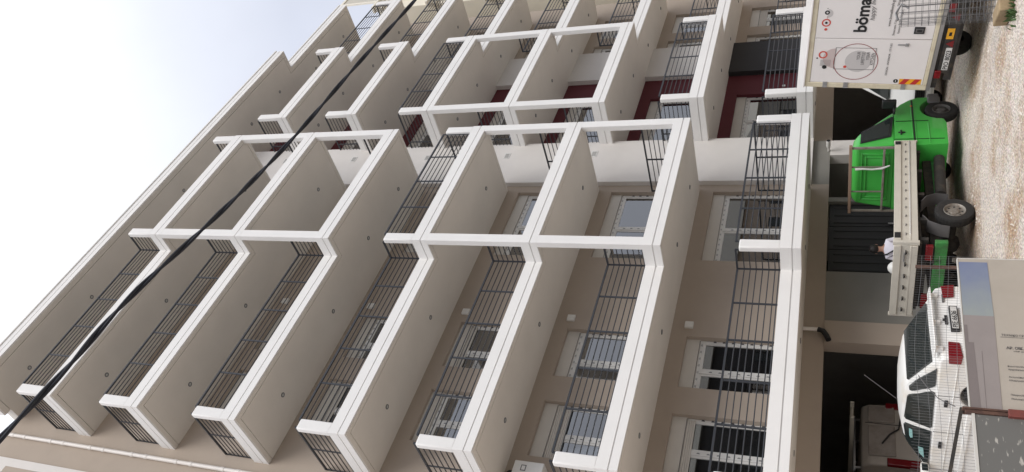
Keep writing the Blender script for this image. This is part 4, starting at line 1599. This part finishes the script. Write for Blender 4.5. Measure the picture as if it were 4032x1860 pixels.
st = [(-.13, .03, 1.46), (-.11, -.075, 1.40), (-.03, -.105, 1.28), (.06, -.10, 1.17), (.14, -.06, 1.06), (.17, .03, 1.02), (.10, .14, 1.10), (-.02, .165, 1.26), (-.10, .13, 1.40), (-.13, .03, 1.46)]
mb.tube(st, .016, 6, cap=False)
mb.build('shoulder_strap', 'strap', pe, smooth=True)

# ------------------------------------------------------------------ wire fence with the sign board in front of it
FO = Vector((5.898, 5.713, 0))
FD = Vector((4.437 - 5.898, 5.964 - 5.713, 0)).normalized()
ang = math.atan2(FD.y, FD.x)
fe = empty('wire_mesh_fence', (FO.x, FO.y, 0), (0, 0, ang))   # local x runs left along the fence, +y towards the camera
tag(fe, 'welded wire mesh fence on rusty posts in front of the hatchback', 'fence')
BK = -.05    # mesh plane behind the board (local y; camera is on the +y side)
wm = MB()
x = -.06
def topz(x):
    return 1.735 + .105 * ss(0, 1.3, x) + .02 * math.sin(x * 3.1)
while x < 4.2:
    j = rnd.uniform(-.002, .002)
    wm.tube([(x, BK, .1), (x + j, BK + rnd.uniform(-.004, .004), 1.0), (x - j, BK, topz(x) + rnd.uniform(-.012, .012))], .0011, 4, cap=False)
    x += .0255
z = .2
while z < 1.84:
    pts = []
    for k in range(22):
        xx = -.06 + k * .2
        zz = z + (topz(xx) - 1.84) * (z / 1.84) + .004 * math.sin(xx * 5 + z * 9)
        pts.append((xx, BK + .003, zz))
    wm.tube(pts, .0013, 4, cap=False)
    z += .0795
tag(wm.build('wire_mesh', 'galv', fe), kind='stuff')
for x, h in ((.05, 1.74), (1.49, 1.47), (2.9, 1.8)):
    mb = MB()
    mb.box(x - .012, x + .012, BK - .03, BK - .005, -.2, h)
    mb.build('post', 'rust', fe)
mb = MB()
mb.hexa([(1.47, BK + .004, 1.445), (2.6, BK + .004, 1.675), (2.6, BK + .03, 1.675), (1.47, BK + .03, 1.445), (1.47, BK + .004, 1.472), (2.6, BK + .004, 1.702), (2.6, BK + .03, 1.702), (1.47, BK + .03, 1.472)])
mb.build('diagonal_brace', 'grime', fe)
mb = MB()
mb.tube([(1.20, BK + .01, 1.76), (1.30, BK + .012, 1.70), (1.40, BK + .01, 1.62), (1.46, BK + .01, 1.50)], .004, 5)
mb.build('tie_wire', 'inkgrey', fe)

sb = empty('sign_board', (FO.x, FO.y, 0), (0, 0, ang))
tag(sb, 'beige construction sign board hung sideways with blue sky print', 'sign')
mb = MB()
mb.box(0, 1.483, -.03, 0, .15, 1.40, 0)
mb.box(0, 1.483, -.032, .004, 1.40, 1.408, 1)
mb.box(-.008, 0, -.032, .004, .15, 1.408, 1)
mb.build('panel', ['board', 'boardedge'], sb)
def bp(name, pts, m, lift=.002):
    mb = MB()
    mb.prism(pts, lambda u, v, w_: (u, w_, v), lift, lift + .001)
    return mb.build(name, m, sb)
bp('printed_sky', [(.035, 1.172), (.60, 1.165), (.60, 1.395), (.035, 1.395)], 'b_sky')
bp('printed_building', [(.60, 1.165), (1.478, 1.178), (1.478, 1.395), (.60, 1.395)], 'b_grey')
bp('printed_building', [(.70, 1.372), (.87, 1.372), (.87, 1.335), (1.478, 1.325), (1.478, 1.396), (.70, 1.396)], 'b_grey2', .0035)
bp('printed_line', [(.95, 1.279), (1.47, 1.285), (1.47, 1.288), (.95, 1.282)], 'b_grey2', .0035)
# lettering runs down the board because the sheet hangs sideways
def stext(s, size, x, z, m='inkgrey', bold=0.0):
    Mx = Matrix(((0, -1, 0, x), (0, 0, 1, .0035), (-1, 0, 0, z), (0, 0, 0, 1))) @ Matrix.Diagonal((1, -1, 1, 1))
    Mx = Matrix(((0, -1, 0, x), (0, 0, 1, .0035), (-1, 0, 0, z), (0, 0, 0, 1)))
    return text('sign_lettering', s, size, sb, Mx, m, .0004, bold=bold)
stext('ΤΕΧΝΙΚΟ ΓΡΑΦΕΙΟ', .028, .792, 1.127)
bp('printed_line', [(.800, 1.135), (.803, 1.135), (.803, .75), (.800, .75)], 'inkgrey')
stext('ΑΡ. ΟΙΚ. ΑΔ.', .033, .915, 1.101, bold=.0008)
stext('ΥΠΗΡ. ΔΟΜΗΣΗΣ', .017, .94, 1.055)
stext('Κωνσταντίνος', .021, 1.083, 1.108)
stext('Αρχιτέκτων', .021, 1.113, 1.106)
stext('Αντωνόπουλος', .021, 1.182, 1.108)
stext('Ηλεκτρολόγος', .022, 1.213, 1.108)
stext('Παυρούδης', .021, 1.342, 1.109)
stext('Πολιτικός', .021, 1.378, 1.107)

gs = empty('grey_sheet', (FO.x, FO.y, 0), (0, 0, ang))
tag(gs, 'scuffed dark grey sheet leaning on the fence left of the sign', 'sheet')
mb = MB()
mb.box(1.535, 3.2, -.028, .004, .15, 1.375, 0)
mb.build('panel', 'scuff', gs)
mb = MB()
mb.box(1.53, 3.2, -.034, .01, 1.375, 1.395)
mb.build('edge_trim', 'boardedge', gs)
rp_ = empty('steel_post', (FO.x, FO.y, 0), (0, 0, ang))
tag(rp_, 'rusty steel angle post between sign board and grey sheet', 'post')
mb = MB()
mb.box(1.486, 1.500, -.02, .03, -.1, 1.46)
mb.box(1.503, 1.530, -.022, .018, -.1, 1.44)
mb.build('angle_iron', 'rust', rp_, bevel=.002)
mb = MB()
mb.box(1.482, 1.545, -.01, .045, .5, 1.145)
mb.build('red_sleeve', 'rustred', rp_, bevel=.004)

# ------------------------------------------------------------------ overhead cable
cb = [(.75, 2.84, 6.2), (1.3, 2.95, 6.754), (1.447, 3.039, 6.871), (2.1, 3.22, 7.08), (2.858, 3.361, 7.251), (4.169, 3.616, 7.393), (5.418, 3.797, 7.506), (6.8, 3.79, 7.42), (8.242, 3.766, 7.282), (9.514, 3.739, 7.174), (12.5, 3.68, 7.0)]
def catmull(P_, n):
    out = []
    P_ = [Vector(p) for p in P_]
    for i in range(1, len(P_) - 2):
        a, b_, c_, d_ = P_[i - 1], P_[i], P_[i + 1], P_[i + 2]
        for k in range(n):
            t = k / n
            out.append(.5 * ((2 * b_) + (c_ - a) * t + (2 * a - 5 * b_ + 4 * c_ - d_) * t * t + (-a + 3 * b_ - 3 * c_ + d_) * t ** 3))
    out.append(P_[-2])
    return out
cp = catmull(cb, 14)
mb = MB()
dist = 0
s1, s2 = [], []
for i, p in enumerate(cp):
    if i:
        dist += (p - cp[i - 1]).length
    d_ = (cp[min(i + 1, len(cp) - 1)] - cp[max(i - 1, 0)]).normalized()
    a = d_.cross(Vector((0, 0, 1))).normalized()
    b_ = a.cross(d_)
    t = dist * 5.5
    s1.append(p + (a * math.cos(t) + b_ * math.sin(t)) * .0108)
    s2.append(p - (a * math.cos(t) + b_ * math.sin(t)) * .0108)
mb.tube(s1, .0132, 8)
mb.tube(s2, .0132, 8)
tag(mb.build('overhead_cable', 'cable', smooth=True), 'thick black twisted cable crossing in front of the balconies', 'cable')

# ------------------------------------------------------------------ roll of wire mesh and concrete block at the right edge
rl = empty('wire_roll', (13.62, 7.36, ground_z(13.62, 7.36)), (0, R(4), R(20)))
tag(rl, 'upright roll of wire mesh at the right edge of the yard', 'wire roll')
mb = MB()
turns = []
for k in range(46):
    t = k / 45 * 2 * math.pi * 3.2
    r_ = .30 - .022 * t / (2 * math.pi)
    turns.append((r_ * math.cos(t), r_ * math.sin(t)))
for (x, y) in turns:
    mb.tube([(x, y, .02), (x * .98, y * .98, 1.50 + .03 * math.sin(x * 40))], .0022, 4, cap=False)
for k in range(15):
    z = .04 + k * .103
    mb.tube([(x, y, z + .01 * math.sin(3 * x)) for (x, y) in turns], .0022, 4, cap=False)
tag(mb.build('coiled_mesh', 'wiredark', rl), kind='stuff')
mb = MB()
mb.tube([(.28, .02, 1.38), (.34, -.05, 1.50), (.31, .1, 1.58), (.2, .2, 1.54)], .02, 6)
mb.build('plastic_wrap', 'galv', rl, smooth=True)
cbk = MB()
cbk.box(-.28, .28, -.12, .12, 0, .2)
ob = cbk.build('concrete_block', 'conc', bevel=.02, seg=2)
ob.location = (12.95, 7.15, ground_z(12.95, 7.15))
ob.rotation_euler = (0, 0, R(55))
tag(ob, 'ochre concrete block with weeds beside the wire roll', 'block')
wd = MB()
for k in range(90):
    x, y = 12.80 + rnd.gauss(0, .18), 7.02 + rnd.gauss(0, .10)
    z = ground_z(x, y)
    h = rnd.uniform(.04, .14)
    a = rnd.uniform(0, 6.28)
    dx, dy = math.cos(a) * .016, math.sin(a) * .016
    wd.add([(x - dx, y - dy, z), (x + dx, y + dy, z), (x + dx * 2 + dy * 2, y + dy * 2, z + h * .6), (x + dy * 3, y - dx * 3, z + h)], [(0, 1, 2, 3)])
tag(wd.build('weeds', 'leaf'), 'low green weeds round the concrete block', 'weeds', kind='stuff')

# ------------------------------------------------------------------ cream neighbouring house beyond the right end
nb_ = empty('cream_house', (39.0, 17.0, 0.0), world_children=True)
tag(nb_, 'cream stucco house with moulded cornices beyond the far balconies', 'house')
NX0, NX1, NY = 33.0, 48.0, 15.4
mb = MB()
mb.box(NX0, NX1, NY, NY + 10, -1, 24.2)
mb.build('wall', 'n_cream', nb_)
for k in range(7):
    z = 5.9 + k * 3.05
    mb = MB()
    mb.box(NX0 - .25, NX1, NY - .22, NY - .002, z - .12, z + .02)
    mb.box(NX0 - .35, NX1, NY - .34, NY - .002, z + .022, z + .12)
    mb.box(NX0 - .16, NX1, NY - .14, NY - .002, z - .28, z - .122)
    mb.build('cornice', 'n_trim', nb_)
    for j in range(6):
        x = NX0 + .9 + j * 2.4
        mb = MB()
        for (a, b_, c_, d_) in ((x - .12, x, z + .35, z + 2.55), (x + 1.1, x + 1.22, z + .35, z + 2.55), (x - .2, x + 1.3, z + 2.552, z + 2.68)):
            mb.box(a, b_, NY - .09, NY - .002, c_, d_)
        fo = mb.build('window_surround', 'n_trim', nb_)
        for q_ in (0, 1):
            mb = MB()
            mb.box(x + .01 + q_ * .55, x + .54 + q_ * .55, NY - .05, NY - .003, z + .35, z + 2.54)
            link('shutter', mb.mesh('shutter', 'n_shut'), None).parent = fo
        if j < 5:
            mb = MB()
            mb.box(x + 1.5, x + 2.0, NY - .03, NY - .003, z + .5, z + 2.4)
            mb.build('wall_panel', 'n_ochre', nb_)

# ------------------------------------------------------------------ houses across the street (some mirrored in the lower panes, the outer ones added to block low sky)
def opposite_house(x0, x1, y, h, m, label, roofm):
    c = empty('street_house', ((x0 + x1) / 2, y - 4, 0.0), world_children=True)
    tag(c, label, 'house', 'houses across the street')
    mb = MB()
    mb.box(x0, x1, y - 9, y, -1, h)
    mb.build('wall', m, c)
    mb = MB()
    mb.prism([(y + .5, h), (y - 9.5, h), (y - 4.5, h + 2.6)], lambda u, v, w_: (w_, u, v), x0 - .4, x1 + .4)
    mb.build('roof', roofm, c)
    n = int((x1 - x0) / 3)
    for k in range(int(h // 3)):
        for j in range(n):
            x = x0 + 1.0 + j * (x1 - x0 - 1.0) / n
            mb = MB()
            mb.box(x, x + 1.2, y + .002, y + .06, .9 + k * 3, 2.3 + k * 3)
            mb.build('window', 'carglass', c)
opposite_house(8, 26, -20, 10.0, 'greywall', 'grey house with pitched roof mirrored in the lower left panes', 'n_shut')
opposite_house(27, 47, -21, 11.5, 'charcoal', 'dark house mirrored in the middle window panes', 'greywall')
opposite_house(48, 74, -20, 10.5, 'taupe', 'taupe house mirrored in the far window panes', 'greywall')
opposite_house(75, 110, -21, 11.0, 'greywall', 'long grey house added at the far end of the street to block low sky', 'n_shut')  # this and the next two are added to darken the upper walls
opposite_house(-14, 7, -20, 11.0, 'taupe', 'unseen taupe house added across the street behind the viewpoint to block low sky', 'greywall')
opposite_house(-40, -15, -21, 10.0, 'greywall', 'unseen long grey house added across the street, left of the viewpoint, to block low sky', 'n_shut')
